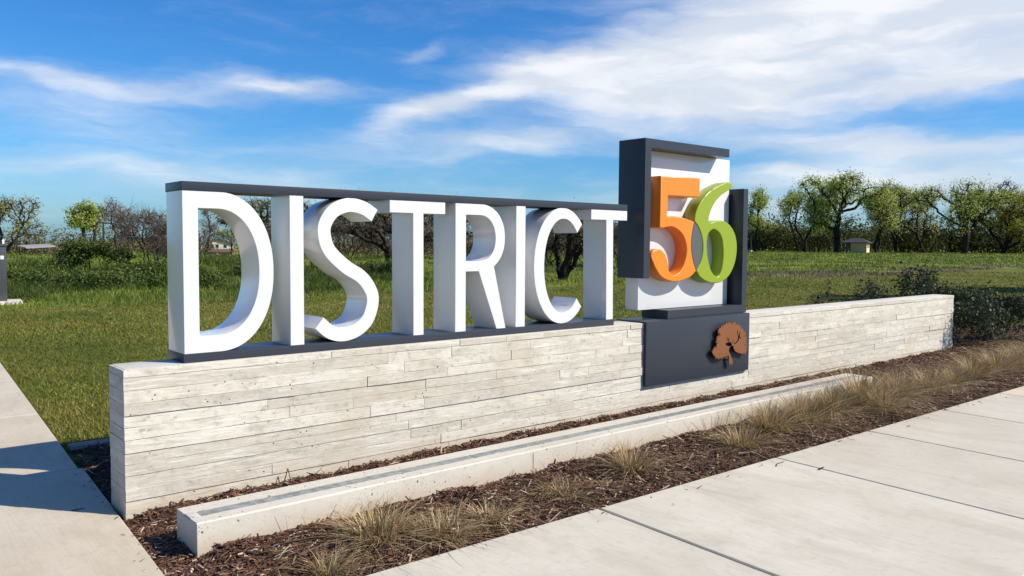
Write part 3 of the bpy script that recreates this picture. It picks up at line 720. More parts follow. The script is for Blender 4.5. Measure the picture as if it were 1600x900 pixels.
T('oak_tree', 26, 191.1, 65.8, 'broad bright green oak with bare curving limbs, far right grove', (M_bark2, M_twig, M_leafA), H=17.6, W=21, trunk=3, lean=(.02, -.03), tr=.7, nleaf=7350, nattr=520, lobes=10, **far)
T('oak_tree', 27, 200.0, 61.2, 'dense yellow-green oak near the right edge of the picture', C_, H=15.6, W=19, trunk=1.6, stems=2, tr=.55, nleaf=15399, nattr=420, lobes=12, **far)
T('oak_tree', 28, 221.8, 68.9, 'leafless grey treetop rising behind the yellow-green oak', (M_bark, M_paletwig, M_leafB), H=18.8, W=9, trunk=6, tr=.4, nleaf=0, nattr=300, leaf=.3, twl=1.6, twr=.04, twigs=3)
T('oak_tree', 29, 204.7, 55.5, 'olive oak cut by the right edge of the picture', B_, H=13.8, W=16, trunk=1.8, stems=2, tr=.45, nleaf=9625, nattr=330, **far)
T('oak_tree', 30, 193.3, 117.6, 'low round oak just right of the number sign, far away', B_, H=8.4, W=11, trunk=2, stems=2, tr=.3, nleaf=9100, nattr=260, **far)
T('oak_tree', 31, 168.6, 104.0, 'slender oak whose top shows beside the tip of the green digit', A_, H=15.8, W=6.5, trunk=5, tr=.3, nleaf=3639, nattr=220, **far)
# left, beyond the meadow
lf_kw = dict(leaf=.19, twl=1.1, twr=.03, leafspread=.25, twigs=3)
T('oak_tree', 41, 21.2, 143.0, 'half-bare tree cut by the left edge of the picture', (M_bark, M_twig, M_leafC), 'trees beyond the meadow on the left', H=11.2, W=12, trunk=2.5, stems=3, tr=.32, nleaf=1000, nattr=380, **lf_kw)
T('oak_tree', 42, 34.1, 151.5, 'rounded fresh green oak among bare trees, far left', A_, 'trees beyond the meadow on the left', H=11.0, W=8.6, trunk=3.5, stems=2, tr=.34, nleaf=3600, nattr=330, **lf_kw)
T('bare_tree', 43, 40.5, 151.5, 'pale leafless tree behind the brown thicket, far left', (M_bark, M_paletwig, M_leafB), 'trees beyond the meadow on the left', H=12.0, W=8.5, trunk=3, stems=3, tr=.25, nleaf=0, nattr=360, leaf=.3, twl=1.3, twr=.025, twigs=4)
T('bare_tree', 44, 62.0, 170.0, 'small leafless tree left of the far house', (M_bark, M_paletwig, M_leafB), 'trees beyond the meadow on the left', H=13.0, W=8.5, trunk=3, stems=2, tr=.25, nleaf=0, nattr=320, leaf=.3, twl=1.3, twr=.025, twigs=4)
T('bare_tree', 45, 84.0, 212.0, 'bare rounded tree in front of the far house roof', (M_bark, M_twig, M_leafB), 'trees beyond the meadow on the left', H=9.6, W=9, trunk=2.6, stems=2, tr=.22, nleaf=500, nattr=280, leaf=.25, twl=1.2, twr=.02, twigs=4, leafspread=.4)
# the brown thicket left of the letters, 43 m off
T('bare_shrub', 51, 10.9, 36.2, 'large brown leafless shrub standing left of the letter D', (M_bark2, M_twig, M_brush), 'bare shrubs in the meadow', 'shrub', H=3.25, W=4.4, trunk=.15, stems=11, tr=.07, step=.15, nleaf=0, nattr=700, lobes=10, leaf=.06, twl=.5, twr=.009, twigs=4)
T('bare_shrub', 52, 12.6, 37.0, 'brown leafless shrub hidden half behind the letter D', (M_bark2, M_twig, M_brush), 'bare shrubs in the meadow', 'shrub', H=3.0, W=3.2, trunk=.25, stems=6, tr=.07, step=.15, nleaf=0, nattr=400, lobes=8, leaf=.06, twl=.45, twr=.009, twigs=4)
# oaks behind the letters, 36-40 m off
T('oak_tree', 61, 20.1, 28.8, 'spreading dark oak with leaning trunk seen behind the letters S and T', (M_bark2, M_twig, M_leafA), 'oaks close behind the letters', H=3.55, W=12.5, trunk=1.3, lean=(-.35, .25), stems=2, tr=.30, step=.20, nleaf=900, nattr=900, lobes=22, leaf=.045, twl=.55, twr=.011, twigs=4, leafspread=.12)
T('oak_tree', 62, 24.6, 21.6, 'dark many-stemmed oak seen through the letter C', (M_bark2, M_twig, M_leafB), 'oaks close behind the letters', H=3.45, W=5.6, trunk=1.0, stems=6, tr=.26, step=.18, nleaf=500, nattr=520, lobes=9, leaf=.05, twl=.5, twr=.012, twigs=4, leafspread=.12)
T('oak_tree', 63, 21.9, 47.5, 'twiggy oak showing between the letters D and I', (M_bark2, M_twig, M_leafA), 'oaks close behind the letters', H=4.3, W=7.0, trunk=1.6, lean=(.05, 0), tr=.2, step=.22, nleaf=700, nattr=420, lobes=9, leaf=.06, twl=.6, twr=.012, twigs=3, leafspread=.15)
k = 0
thick = [(25.3, 43.2, 3.1, 5.0, 'brown thicket shrub seen inside the upper bowl of the S'), (28.8, 42.5, 3.0, 5.0, 'brown thicket shrub behind the first letter T'),
         (34.0, 43.5, 3.3, 5.5, 'brown thicket shrub between the first T and the R'), (37.0, 41.0, 3.3, 5.5, 'brown thicket shrub behind the letter R'),
         (38.9, 37.7, 3.4, 5.5, 'brown thicket shrub seen through the left of the C'), (39.6, 34.6, 3.2, 5.0, 'brown thicket shrub seen through the right of the C'), (39.2, 31.3, 3.1, 5.0, 'brown thicket shrub between the last T and the frame'),
         (22.6, 45.5, 2.6, 4.5, 'brown thicket shrub behind the second letter I')]
for x, y, h_, w_, lab in thick:
    k += 1
    T('bare_shrub', 70 + k, x, y, lab, (M_bark2, M_twig, M_brush), 'thicket behind the letters', 'shrub', H=h_, W=w_, trunk=.3, stems=6, tr=.08, step=.2, nleaf=2600, nattr=360, lobes=9, leaf=.055, twl=.6, twr=.013, twigs=4, leafspread=.25)
T('leafy_bush', 90, 17.8, 25.6, 'low dark bush at the foot of the oak behind the first T', (M_bark2, M_twig, M_dkgrass), 'low bushes in the meadow', 'bush', H=.95, W=2.6, trunk=.1, stems=5, tr=.03, step=.1, nleaf=3000, nattr=200, lobes=7, leaf=.04, twl=.25, twr=.006, twigs=3, leafspread=.08)
T('leafy_bush', 91, 9.2, 39.8, 'round green bush on the rise left of the brown shrub', (M_bark2, M_twig, M_dkgrass), 'low bushes in the meadow', 'bush', H=1.35, W=4.2, trunk=.1, stems=6, tr=.03, step=.14, nleaf=7000, nattr=220, lobes=8, leaf=.06, twl=.3, twr=.006, twigs=3, leafspread=.10)
T('leafy_bush', 92, 12.0, 26.6, 'dark weedy bush framed low in the letter D', (M_bark2, M_twig, M_dkgrass), 'low bushes in the meadow', 'bush', H=.9, W=2.4, trunk=.1, stems=5, tr=.03, step=.1, nleaf=3400, nattr=200, lobes=7, leaf=.04, twl=.25, twr=.006, twigs=3, leafspread=.08)
for k, (x, y, h_, w_, lab) in enumerate([(4.7, 27.3, .62, 3.4, 'dark low weed mound right of the utility pedestal'), (6.0, 24.9, .52, 2.8, 'dark low weed mound second from the utility pedestal'),
        (8.2, 29.0, .70, 3.0, 'dark low weed mound before the round green bush'), (8.0, 22.4, .50, 2.6, 'dark low weed mound just left of the letter D')]):
    T('leafy_bush', 110 + k, x, y, lab, (M_bark2, M_twig, M_dkgrass), 'low bushes in the meadow', 'bush', H=h_, W=w_, trunk=.08, stems=6, tr=.02, step=.12, nleaf=5200, nattr=180, lobes=8, leaf=.045, twl=.3, twr=.005, twigs=3, leafspread=.10)
# trees on the street side whose shade falls across the lawn at the right
T('oak_tree', 95, 28.7, -1.0, 'oak beyond the right edge of the picture that shades the lawn', B_, 'street oaks right of the picture', H=8.5, W=8, trunk=2.6, tr=.22, nleaf=6500, nattr=300, leaf=.14, twl=.8, twr=.02, leafspread=.3, twigs=2)
T('oak_tree', 96, 37.5, -2.0, 'second oak beyond the right edge of the picture, further off', B_, 'street oaks right of the picture', H=8.0, W=8, trunk=2.6, tr=.22, nleaf=6500, nattr=300, leaf=.14, twl=.8, twr=.02, leafspread=.3, twigs=2)

# far woods that read as one mass
def wood(name, pts, hlo, hhi, wlo, whi, leaf, per, mat, label, seed):
    rg = np.random.default_rng(seed); Cs = []; tt = []; t0 = []; t1 = []; rr_ = []
    for (x, y) in pts:
        h_ = rg.uniform(hlo, hhi); w_ = rg.uniform(wlo, whi); z0 = gz(x, y)
        n = per; v = rg.normal(size=(n, 3)); v /= np.linalg.norm(v, axis=1, keepdims=True); v *= (rg.uniform(0, 1, n) ** .45)[:, None]
        lob = 1 + .3 * np.sin(v[:, 0] * 5 + x) * np.sin(v[:, 1] * 5 + y) + .2 * np.sin(v[:, 2] * 9 + x)
        C = np.array([x, y, z0 + h_ * .42]) + v * lob[:, None] * np.array([w_ / 2, w_ / 2, h_ * .55])
        C = C[C[:, 2] > z0 + .05]
        Cs.append(C); tt.append(np.clip(rg.uniform(.1, .7) + rg.normal(size=len(C)) * .22, 0, 1))
        for _ in range(3):
            a = rg.normal(size=2) * w_ * .15; b = a + rg.normal(size=2) * w_ * .12
            t0.append((x + a[0], y + a[1], z0 - .1)); t1.append((x + b[0], y + b[1], z0 + h_ * .7)); rr_.append(h_ * .018)
    C = np.concatenate(Cs); V, F = leaves(C, leaf, rg, .5)
    TV, TF = tubes(np.array(t0), np.array(t1), np.array(rr_), np.array(rr_) * .4, 4)
    me = np_mesh(name, np.concatenate([V, TV]), np.concatenate([F, TF + len(V)]), np.concatenate(tt + [np.zeros(len(TF))]))
    o = finish(me, name, mat, None, False, (0, 0, 0)); tag(o, label, 'wood', kind='stuff'); return o
rgw = np.random.default_rng(5)
def polar(th0, th1, d0, d1, n):
    th = np.linspace(th0, th1, n) + rgw.normal(size=n) * (th1 - th0) / n * .4; d = rgw.uniform(d0, d1, n)
    return list(zip(CAM[0] + np.sin(th) * d, CAM[1] + np.cos(th) * d))
wood('far_wood', polar(.97, 1.40, 222, 268, 90), 4.5, 10.5, 8, 14, .36, 700, M_woodleaf, 'dark line of distant woods behind the far right grove', 1)
wood('far_wood', polar(.82, 1.0, 232, 275, 16), 5, 8, 9, 14, .36, 520, M_woodleaf, 'distant woods behind the number sign', 2)
wood('far_wood', polar(.02, .34, 165, 215, 44), 6.0, 9.5, 7, 12, .26, 620, M_brush, 'brown and olive distant brush along the left horizon', 3)
wood('far_wood', polar(.40, .82, 90, 130, 46), 2.6, 4.6, 5, 9, .17, 620, M_brush, 'brown distant brush behind the letters', 4)
wood('far_wood', polar(.27, .45, 225, 240, 10), 1.6, 2.6, 6, 10, .26, 420, M_brush, 'low brush hiding the foot of the far house', 6)

# ------------------------------------------------------------------ far buildings and small things
def gable_house():
    x, y = 104.1, 275.9; z = gz(x, y)
    root = empty('house', (x, y, z)); tag(root, 'cream two-storey house with brown gable roof far behind the letter D', 'house')
    root.rotation_euler = (0, 0, -.36)
    o0 = (0, 0, 0)
    W2, D2, E, Rg = 5.2, 4.5, 4.6, 6.2
    V = [(-W2, -D2, 0), (W2, -D2, 0), (W2, D2, 0), (-W2, D2, 0), (-W2, -D2, E), (W2, -D2, E), (W2, D2, E), (-W2, D2, E), (0, -D2, Rg), (0, D2, Rg)]
    mk('wall', V, [(0, 1, 5, 8, 4), (1, 2, 6, 5), (2, 3, 7, 9, 6), (3, 0, 4, 7)], M_cream, root, False, o0)
    e = .6; k = (Rg - E) / W2
    V = [(-W2 - e, -D2 - e, E - k * e), (0, -D2 - e, Rg + .02), (W2 + e, -D2 - e, E - k * e), (-W2 - e, D2 + e, E - k * e), (0, D2 + e, Rg + .02), (W2 + e, D2 + e, E - k * e)]
    V = V + [(a, b, c + .28) for a, b, c in V]
    mk('roof', V, [(6, 7, 10, 9), (7, 8, 11, 10), (1, 0, 3, 4), (2, 1, 4, 5), (0, 1, 7, 6), (1, 2, 8, 7), (4, 3, 9, 10), (5, 4, 10, 11), (3, 0, 6, 9), (2, 5, 11, 8)], M_roof, root, False, o0)
    for cx in (-3.4, -1.7, 0, 2.6):
        f = box('window', cx - .62, cx + .62, -D2 - .06, -D2 + .02, 3.2, 4.5, M_label, root, 0, o0)
        box('pane', cx - .5, cx + .5, -D2 - .10, -D2 - .05, 3.3, 4.4, M_glass, f, 0, o0)
    V = [(-W2 - .4, -D2 - 3.0, 1.75), (W2 + .4, -D2 - 3.0, 1.75), (W2 + .4, -D2 - .05, 2.7), (-W2 - .4, -D2 - .05, 2.7)]; V = V + [(a, b, c + .2) for a, b, c in V]
    mk('porch_roof', V, [(4, 5, 6, 7), (3, 2, 1, 0), (0, 1, 5, 4), (1, 2, 6, 5), (2, 3, 7, 6), (3, 0, 4, 7)], M_roof, root, False, o0)
    for cx in (-4.8, 0, 4.8): box('porch_post', cx - .12, cx + .12, -D2 - 2.8, -D2 - 2.56, 0, 1.82, M_cream, root, 0, o0)
    x, y = 110.5, 262.5; z = gz(x, y)
    root = empty('garage', (x, y, z)); tag(root, 'small cream outbuilding right of the far house', 'building'); root.rotation_euler = (0, 0, -.36)
    W2, D2, E, Rg = 2.6, 2.6, 2.7, 3.6
    V = [(-W2, -D2, 0), (W2, -D2, 0), (W2, D2, 0), (-W2, D2, 0), (-W2, -D2, E), (W2, -D2, E), (W2, D2, E), (-W2, D2, E), (0, -D2, Rg), (0, D2, Rg)]
    mk('wall', V, [(0, 1, 5, 8, 4), (1, 2, 6, 5), (2, 3, 7, 9, 6), (3, 0, 4, 7)], M_cream, root, False, o0)
    V = [(-W2 - .3, -D2 - .3, E - .1), (0, -D2 - .3, Rg + .02), (W2 + .3, -D2 - .3, E - .1), (-W2 - .3, D2 + .3, E - .1), (0, D2 + .3, Rg + .02), (W2 + .3, D2 + .3, E - .1)]; V = V + [(a, b, c + .18) for a, b, c in V]
    mk('roof', V, [(6, 7, 10, 9), (7, 8, 11, 10), (1, 0, 3, 4), (2, 1, 4, 5), (0, 1, 7, 6), (1, 2, 8, 7), (4, 3, 9, 10), (5, 4, 10, 11), (3, 0, 6, 9), (2, 5, 11, 8)], M_roof, root, False, o0)
    box('door', -1.7, 1.7, -D2 - .05, -D2 + .02, 0.02, 2.2, M_label, root, 0, o0)
gable_house()
def kiosk():
    x, y = 173.0, 80.6
    root = empty('kiosk', (x, y, gz(x, y))); tag(root, 'small tan kiosk with dark hip roof below the far oaks', 'kiosk'); root.rotation_euler = (0, 0, -1.318); root.scale = (.78, .78, .86)
    o0 = (0, 0, 0); W2, D2, E = 2.1, 1.9, 2.55
    mk('wall', boxdata(-W2, W2, -D2, D2, 0, E)[0], boxdata(0, 1, 0, 1, 0, 1)[1], M_tan, root, False, o0)
    # open shelter bay on the left, on posts
    for px_ in (-4.0, -3.0):
        for py_ in (-1.6, 1.6): box('post', px_ - .12, px_ + .12, py_ - .12, py_ + .12, 0, E, M_post, root, 0, o0)
    e = .7
    V = [(-W2 - 2.2 - e, -D2 - e, E - .05), (W2 + e, -D2 - e, E - .05), (W2 + e, D2 + e, E - .05), (-W2 - 2.2 - e, D2 + e, E - .05), (-2.2, 0, 3.75), (.4, 0, 3.75)]
    V += [(a, b, E + .1) for a, b, c in V[:4]]
    mk('roof', V, [(3, 2, 1, 0), (0, 1, 7, 6), (1, 2, 8, 7), (2, 3, 9, 8), (3, 0, 6, 9), (6, 7, 5, 4), (7, 8, 5), (8, 9, 4, 5), (9, 6, 4)], M_darkroof, root, False, o0)
    sd_ = mk('sunlit_side', boxdata(W2 + .004, W2 + .06, -D2, D2, .02, E - .1)[0], boxdata(0, 1, 0, 1, 0, 1)[1], M_tanlit, root, False, o0)  # thin sheet giving the kiosk's sunny side its painted-in brightness
    for cy in (-.85, .85):
        f = box('window', W2 + .055, W2 + .09, cy - .52, cy + .52, 1.15, 2.1, M_label, root, 0, o0)
        box('pane', W2 + .08, W2 + .11, cy - .40, cy + .40, 1.25, 2.0, M_glass, f, 0, o0)
kiosk()
def lamp(x, y, h_, label):
    root = empty('lamp_post', (x, y, gz(x, y))); tag(root, label, 'lamp', 'distant lamp posts'); o0 = (0, 0, 0)
    V, F = tubes(np.array([[0, 0, 0.]]), np.array([[0, 0, h_]]), np.array([.17]), np.array([.13]), 8); mknp('pole', V, F, M_post, root, None, True, o0)
    box('lamp_head', -.5, .5, -.25, .25, h_, h_ + .25, M_post, root, .03, o0); box('base', -.22, .22, -.22, .22, 0, .4, M_cap, root, .02, o0)
lamp(34.5, 140.7, 6.6, 'dark lamp post standing before the far left trees')
lamp(158.1, 98.4, 3.6, 'short dark lamp post just right of the number sign frame')
def shelter():
    x, y = 19.9, 113.1; z = gz(x, y); root = empty('carport', (x, y, z)); tag(root, 'white flat-roofed open shelter far off at the left', 'shelter'); o0 = (0, 0, 0); root.rotation_euler = (0, 0, .12)
    h_ = .72 - z
    V = [(-1.8, -1.8, h_ - .22), (1.8, -1.8, h_), (1.8, 1.8, h_ + .25), (-1.8, 1.8, h_ + .05)]; V = V + [(a, b, c + .11) for a, b, c in V]
    mk('roof', V, [(4, 5, 6, 7), (3, 2, 1, 0), (0, 1, 5, 4), (1, 2, 6, 5), (2, 3, 7, 6), (3, 0, 4, 7)], M_wroof, root, False, o0)
    for px_ in (-1.6, 1.6):
        for py_ in (-1.5, 1.5): box('post', px_ - .06, px_ + .06, py_ - .06, py_ + .06, 0, h_ + (.02 if py_ > 0 else -.02) - (.16 if px_ < 0 else 0), M_post, root, 0, o0)
shelter()
def pedestal():
    x, y = 2.04, 19.3; root = empty('utility_pedestal', (x, y, 0)); tag(root, 'dark grey utility pedestal on a concrete pad at the left edge', 'pedestal'); o0 = (0, 0, 0)
    root.rotation_euler = (0, 0, -.12)
    box('pad', -.55, .62, -.5, .5, -.1, .035, M_cap, root, .01, o0)
    box('cabinet', -.30, .30, -.22, .22, .035, 1.42, M_pede, root, .02, o0)
    box('top_cover', -.32, .32, -.24, .24, 1.42, 1.49, M_pede, root, .02, o0)
    box('label_plate', .17, .245, -.228, -.2195, 1.10, 1.19, M_label, root, 0, o0)
    box('vent_cap', .22, .27, -.04, .04, 1.49, 1.60, M_label, root, .01, o0)
    f = box('door', -.26, .12, -.2285, -.2195, .15, 1.35, M_pede, root, .004, o0); box('handle', .05, .08, -.25, -.2275, .7, .85, M_strip, f, .004, o0)
pedestal()

# ------------------------------------------------------------------ shrubs at the wall's right end
def shrub(name, seed, x, y, H, W, n, label, leaf=.024, stems=8, nattr=260):
    return plant_tree(name, seed, (x, y, float(bedz(x, y)) - .02), label, 'shrub', 'evergreen shrubs round the wall end', (M_bark, M_twig, M_shrub),
                      H=H, W=W, trunk=.08, stems=stems, nattr=nattr, lobes=10, step=.05, tr=.014, leaf=leaf, nleaf=n, twigs=3, twl=.17, twr=.0028, leafspread=.03)
shrub('evergreen_shrub', 301, 12.6, .15, .98, 1.9, 6500, 'dark glossy shrub at the right end of the wall, next to its corner')
shrub('evergreen_shrub', 302, 13.9, .35, .74, 2.2, 6000, 'low spreading dark shrub cut by the right edge of the picture')
shrub('evergreen_shrub', 303, 12.25, .75, 1.32, .9, 1800, 'tallest upright sprig behind the wall corner', stems=4, nattr=120)
shrub('evergreen_shrub', 304, 10.9, .75, 1.12, 1.2, 900, 'sparse dark shrub tips showing above the wall near its corner', stems=5, nattr=130)
shrub('evergreen_shrub', 305, 9.4, .75, 1.04, 1.0, 450, 'few dark shrub tips above the wall further from its corner', stems=4, nattr=90)
shrub('evergreen_shrub', 306, 6.9, .9, .98, .7, 260, 'thin sprig above the wall just right of the number sign', stems=3, nattr=50)
shrub('evergreen_shrub', 307, 14.9, 1.1, .55, 1.6, 3500, 'rearmost dark shrub beside the lawn at the right edge')

# ------------------------------------------------------------------ dry ornamental grasses
def tuft(seed, x, y, R, H, n, label, green=False):
    n = int(n * .62); rg = np.random.default_rng(seed); z0 = float(bedz(x, y)) - .01
    th = rg.uniform(0, 2 * np.pi, n); q = rg.uniform(0, 1, n) ** .6
    base = np.stack([np.cos(th) * q * R * .28, np.sin(th) * q * R * .28, np.zeros(n)], 1)
    out = np.stack([np.cos(th), np.sin(th)], 1) + rg.normal(size=(n, 2)) * .6
    L = H * np.where(rg.uniform(size=n) < .35, rg.uniform(.2, .5, n), rg.uniform(.5, 1.2, n)); sp = (.15 + q * rg.uniform(.3, 2.1, n))
    k = 4; ts = np.linspace(0, 1, k + 1)
    side = np.stack([-out[:, 1], out[:, 0], np.zeros(n)], 1); side /= np.linalg.norm(side, axis=1, keepdims=True)
    n0_ = n; wd = rg.uniform(.0018, .0042, n)
    rings = []
    for t in ts:
        hor = sp * L * (t * .55 + t * t * .5); ver = L * (t - .40 * np.minimum(sp, 1.6) * t * t)
        c_ = base + np.concatenate([out * hor[:, None], ver[:, None]], 1)
        c_[:, 2] = np.maximum(c_[:, 2], .004 + .01 * t)
        w_ = (wd * (1 - .85 * t))[:, None]
        rings.append(np.stack([c_ - side * w_, c_ + side * w_], 1))
    V = np.stack(rings, 1).reshape(n, -1, 3); per = 2 * (k + 1)
    f = np.array([(2 * i, 2 * i + 1, 2 * i + 3, 2 * i + 2) for i in range(k)])
    F = (np.arange(n) * per)[:, None, None] + f[None]
    ti = np.clip(rg.beta(1.4, 1.5, n) * .8, 0, 1); 
    if green: ti = np.where(rg.uniform(size=n) < .55, rg.uniform(.85, 1, n), ti)
    else: ti = np.where(rg.uniform(size=n) < .10, rg.uniform(.86, 1, n), ti)
    o = mknp('grass_tuft', V.reshape(-1, 3), F.reshape(-1, 4), M_straw, None, np.repeat(ti, k), False, (x, y, z0))
    tag(o, label, 'grass tuft', 'dry ornamental grasses along the sidewalk'); return o
tf = [(.52, -1.47, 0.20, 0.14, 420, True, 'small olive-brown grass tuft nearest the camera'),
      (.95, -1.22, 0.57, 0.16, 1310, False, 'wide straw-coloured grass clump, second along the sidewalk edge'),
      (1.26, -1.36, 0.52, 0.12, 907, False, 'flattened straw grass clump just right of the wide nearest clump'),
      (1.62, -1.38, 0.32, 0.11, 399, False, 'small low dry tuft alone in the mulch, fourth from the left'),
      (2.25, -1.33, 0.34, 0.11, 357, False, 'thin low dry tuft before the curb, fifth from the left'),
      (3.02, -1.22, 0.36, 0.23, 800, False, 'pointed dry tuft against the middle of the curb, sixth from the left'),
      (4.22, -1.33, 0.39, 0.22, 816, False, 'dry tuft where the grass row grows denser, seventh from the left'),
      (4.78, -1.22, 0.35, 0.30, 1231, False, 'bushy dry tuft eighth from the left, before the curb'),
      (5.38, -1.18, 0.44, 0.34, 1328, False, 'bushy dry tuft ninth from the left, before the curb'),
      (5.98, -1.15, 0.41, 0.31, 1782, False, 'tall straw tuft hiding the curb, tenth from the left'),
      (6.62, -1.12, 0.51, 0.42, 2106, False, 'tallest straw tuft in front of the curb end'),
      (6.45, -1.42, 0.35, 0.29, 1134, False, 'low brown tuft in front of the tallest one'),
      (7.28, -1.18, 0.50, 0.31, 1944, False, 'full straw tuft just past the curb end'),
      (7.95, -1.25, 0.38, 0.34, 1377, False, 'rounded brown tuft second past the curb end'),
      (8.62, -1.22, 0.39, 0.27, 1004, False, 'small brown tuft third past the curb end'),
      (9.35, -1.18, 0.41, 0.31, 1620, False, 'rounded straw tuft below the end of the wall'),
      (10.05, -1.20, 0.46, 0.37, 1539, False, 'straw tuft right of the one below the wall end'),
      (10.85, -1.15, 0.39, 0.34, 1377, False, 'straw tuft before the dark shrubs'),
      (11.6, -1.12, 0.47, 0.32, 1458, False, 'pale straw tuft second before the dark shrubs'),
      (12.4, -1.10, 0.41, 0.41, 1458, False, 'straw tuft at the right edge of the picture')]
for i, (x, y, R, H, n, gr, lab) in enumerate(tf): tuft(400 + i, x, y, R, H, n, lab, gr)

# ------------------------------------------------------------------ mulch
def chips(name, xs, ys, zs, rg, label, smin=.5, smax=1.0):
    n = len(xs); s = rg.uniform(smin, smax, n)
    L = s * rg.gamma(2.0, .0105, n) + .006; Wd = s * rg.uniform(.002, .0075, n); Th = rg.uniform(.0012, .0045, n)
    yaw = rg.uniform(0, 2 * np.pi, n); pit = rg.normal(size=n) * .28; rol = rg.normal(size=n) * .5
    ca, sa = np.cos(yaw), np.sin(yaw); cp, sp = np.cos(pit), np.sin(pit)
    D = np.stack([ca * cp, sa * cp, sp], 1); S0 = np.stack([-sa, ca, 0 * ca], 1); N0 = np.cross(D, S0)
    S = S0 * np.cos(rol)[:, None] + N0 * np.sin(rol)[:, None]; Nn = np.cross(D, S)
    C = np.stack([xs, ys, zs + np.abs(sp) * L * .35 + rg.uniform(0, .010, n)], 1)
    t0 = rg.uniform(.4, 1, n)[:, None]; t1 = rg.uniform(.2, .9, n)[:, None]; L = L[:, None]; Wd = Wd[:, None]; Th = Th[:, None]
    bend = rg.normal(size=n)[:, None] * .25 * L
    V = np.stack([C - D * L - S * Wd * t0, C - D * L + S * Wd * t0, C - D * L * .9 + Nn * Th,
                  C - S * Wd + Nn * (Th * .2) + S * bend * .3, C + S * Wd + Nn * (Th * .2) + S * bend * .3, C + Nn * Th * 2.0 + S * bend * .3,
                  C + D * L - S * Wd * t1, C + D * L + S * Wd * t1, C + D * L * .9 + Nn * Th], 1)
    f = np.array([(0, 3, 5, 2), (2, 5, 4, 1), (3, 6, 8, 5), (5, 8, 7, 4)])
    F = (np.arange(n) * 9)[:, None, None] + f[None]
    ti = np.clip(rg.beta(1.5, 2.3, n), 0, 1); ti = np.where(rg.uniform(size=n) < .05, 1, ti * .9)
    o = mknp(name, V.reshape(-1, 3), F.reshape(-1, 4), M_chip, None, np.repeat(ti, 4)); tag(o, label, 'mulch', kind='stuff'); return o
def scatter_bed(n, rg, xlo, xhi, ylo, yhi, pw):
    u = rg.uniform(0, 1, n); x = xlo + (xhi - xlo) * u ** pw; y = rg.uniform(ylo, yhi, n)
    e = np.minimum(y - sy(x), x - wx(y)); ok = e > .004
    ok &= ~((x > .095) & (x < 7.40) & (y > -.875) & (y < -.553))
    ok &= ~((x > -.02) & (x < LW + .01) & (y > -.006) & (y < WT + .005))
    return x[ok], y[ok]
rg = np.random.default_rng(77)
x, y = scatter_bed(60000, rg, -.15, 13.5, -1.9, 0, 1.55)
chips('bark_mulch', x, y, bedz(x, y), rg, 'dark brown bark mulch covering the bed before the wall')
x, y = scatter_bed(5000, rg, -.05, 3, WT, 1.93, 1.6)
x2, y2 = scatter_bed(7000, rg, 11.6, 16.5, -1.4, 1.9, 1.0)
x = np.concatenate([x, x2]); y = np.concatenate([y, y2])
chips('bark_mulch', x, y, bedz(x, y), rg, 'dark bark mulch behind the wall and under the shrubs')
# mulch banked against the curb and wall feet
xb = rg.uniform(.2, 7.4, 5200); yb = -.875 - np.abs(rg.normal(size=5200)) * .05; xb2 = rg.uniform(.1, LW, 5200); yb2 = -.012 - np.abs(rg.normal(size=5200)) * .06
xa = np.concatenate([xb, xb2]); ya = np.concatenate([yb, yb2])
chips('bark_mulch', xa, ya, bedz(xa, ya) + .012, rg, 'bark mulch banked up against curb and wall')
# crumbs spilled on the paving
n_ = 70; xs_ = rg.uniform(.3, 10, n_); ys_ = sy(xs_) - np.abs(rg.normal(size=n_)) * .09
n2_ = 26; y2_ = rg.uniform(-1.4, 1.2, n2_); x2_ = wx(y2_) - np.abs(rg.normal(size=n2_)) * .05
chips('mulch_crumbs', np.concatenate([xs_, x2_]), np.concatenate([ys_, y2_]), np.full(n_ + n2_, .001), rg, 'crumbs of bark spilled on the paving beside the bed', .10, .35)
# straw litter between the tufts
def straws(n, rg):
    i = rg.integers(len(tf), size=n); x = np.array([t[0] for t in tf])[i] + rg.normal(size=n) * .35; y = np.array([t[1] for t in tf])[i] + rg.normal(size=n) * .16
    ok = (y > sy(x) + .01) & (y < -.89); x = x[ok]; y = y[ok]; n = len(x)
    a = rg.uniform(0, 2 * np.pi, n); L = rg.uniform(.02, .09, n); P0 = np.stack([x, y, bedz(x, y) + rg.uniform(.006, .02, n)], 1); P1 = P0 + np.stack([np.cos(a) * L, np.sin(a) * L, rg.uniform(-.004, .012, n)], 1)
    V, F = tubes(P0, P1, np.full(n, .0011), np.full(n, .0007), 3)
    o = mknp('straw_litter', V, F, M_straw, None, np.repeat(rg.uniform(.1, .75, n), 3)); tag(o, 'scattered dry straw between the grass tufts', 'straw', kind='stuff')
straws(9000, rg)

# ------------------------------------------------------------------ stones, twigs, leaves lying about
def stone(seed, x, y, s, label, z=None, flat=.6):
    rg = np.random.default_rng(seed); import bmesh
    bm = bmesh.new(); bmesh.ops.create_icosphere(bm, subdivisions=2, radius=1)
    for v in bm.verts:
        k = 1 + .18 * math.sin(v.co.x * 3 + seed) + .15 * math.sin(v.co.y * 4 + seed * 2); v.co = Vector((v.co.x * s * k * 1.25, v.co.y * s * k * .8, v.co.z * s * k * flat))
    me = bpy.data.meshes.new('stone'); bm.to_mesh(me); bm.free()
    z = float(bedz(x, y)) if z is None else z
    o = finish(me, 'stone', M_stone, None, True, (x, y, z + s * flat * .6)); o.rotation_euler = (0, 0, seed); tag(o, label, 'stone', 'pale stones in the mulch')
stone(1, .035, -.985, .018, 'larger pale stone before the near curb corner')
stone(2, .075, -1.09, .013, 'small pale stone at the bottom, below the near curb corner')
stone(3, -.015, -.93, .012, 'tiny pale stone between walkway and curb corner')
stone(4, 1.02, -.93, .026, 'flat tan stone against the curb behind the wide grass clump')
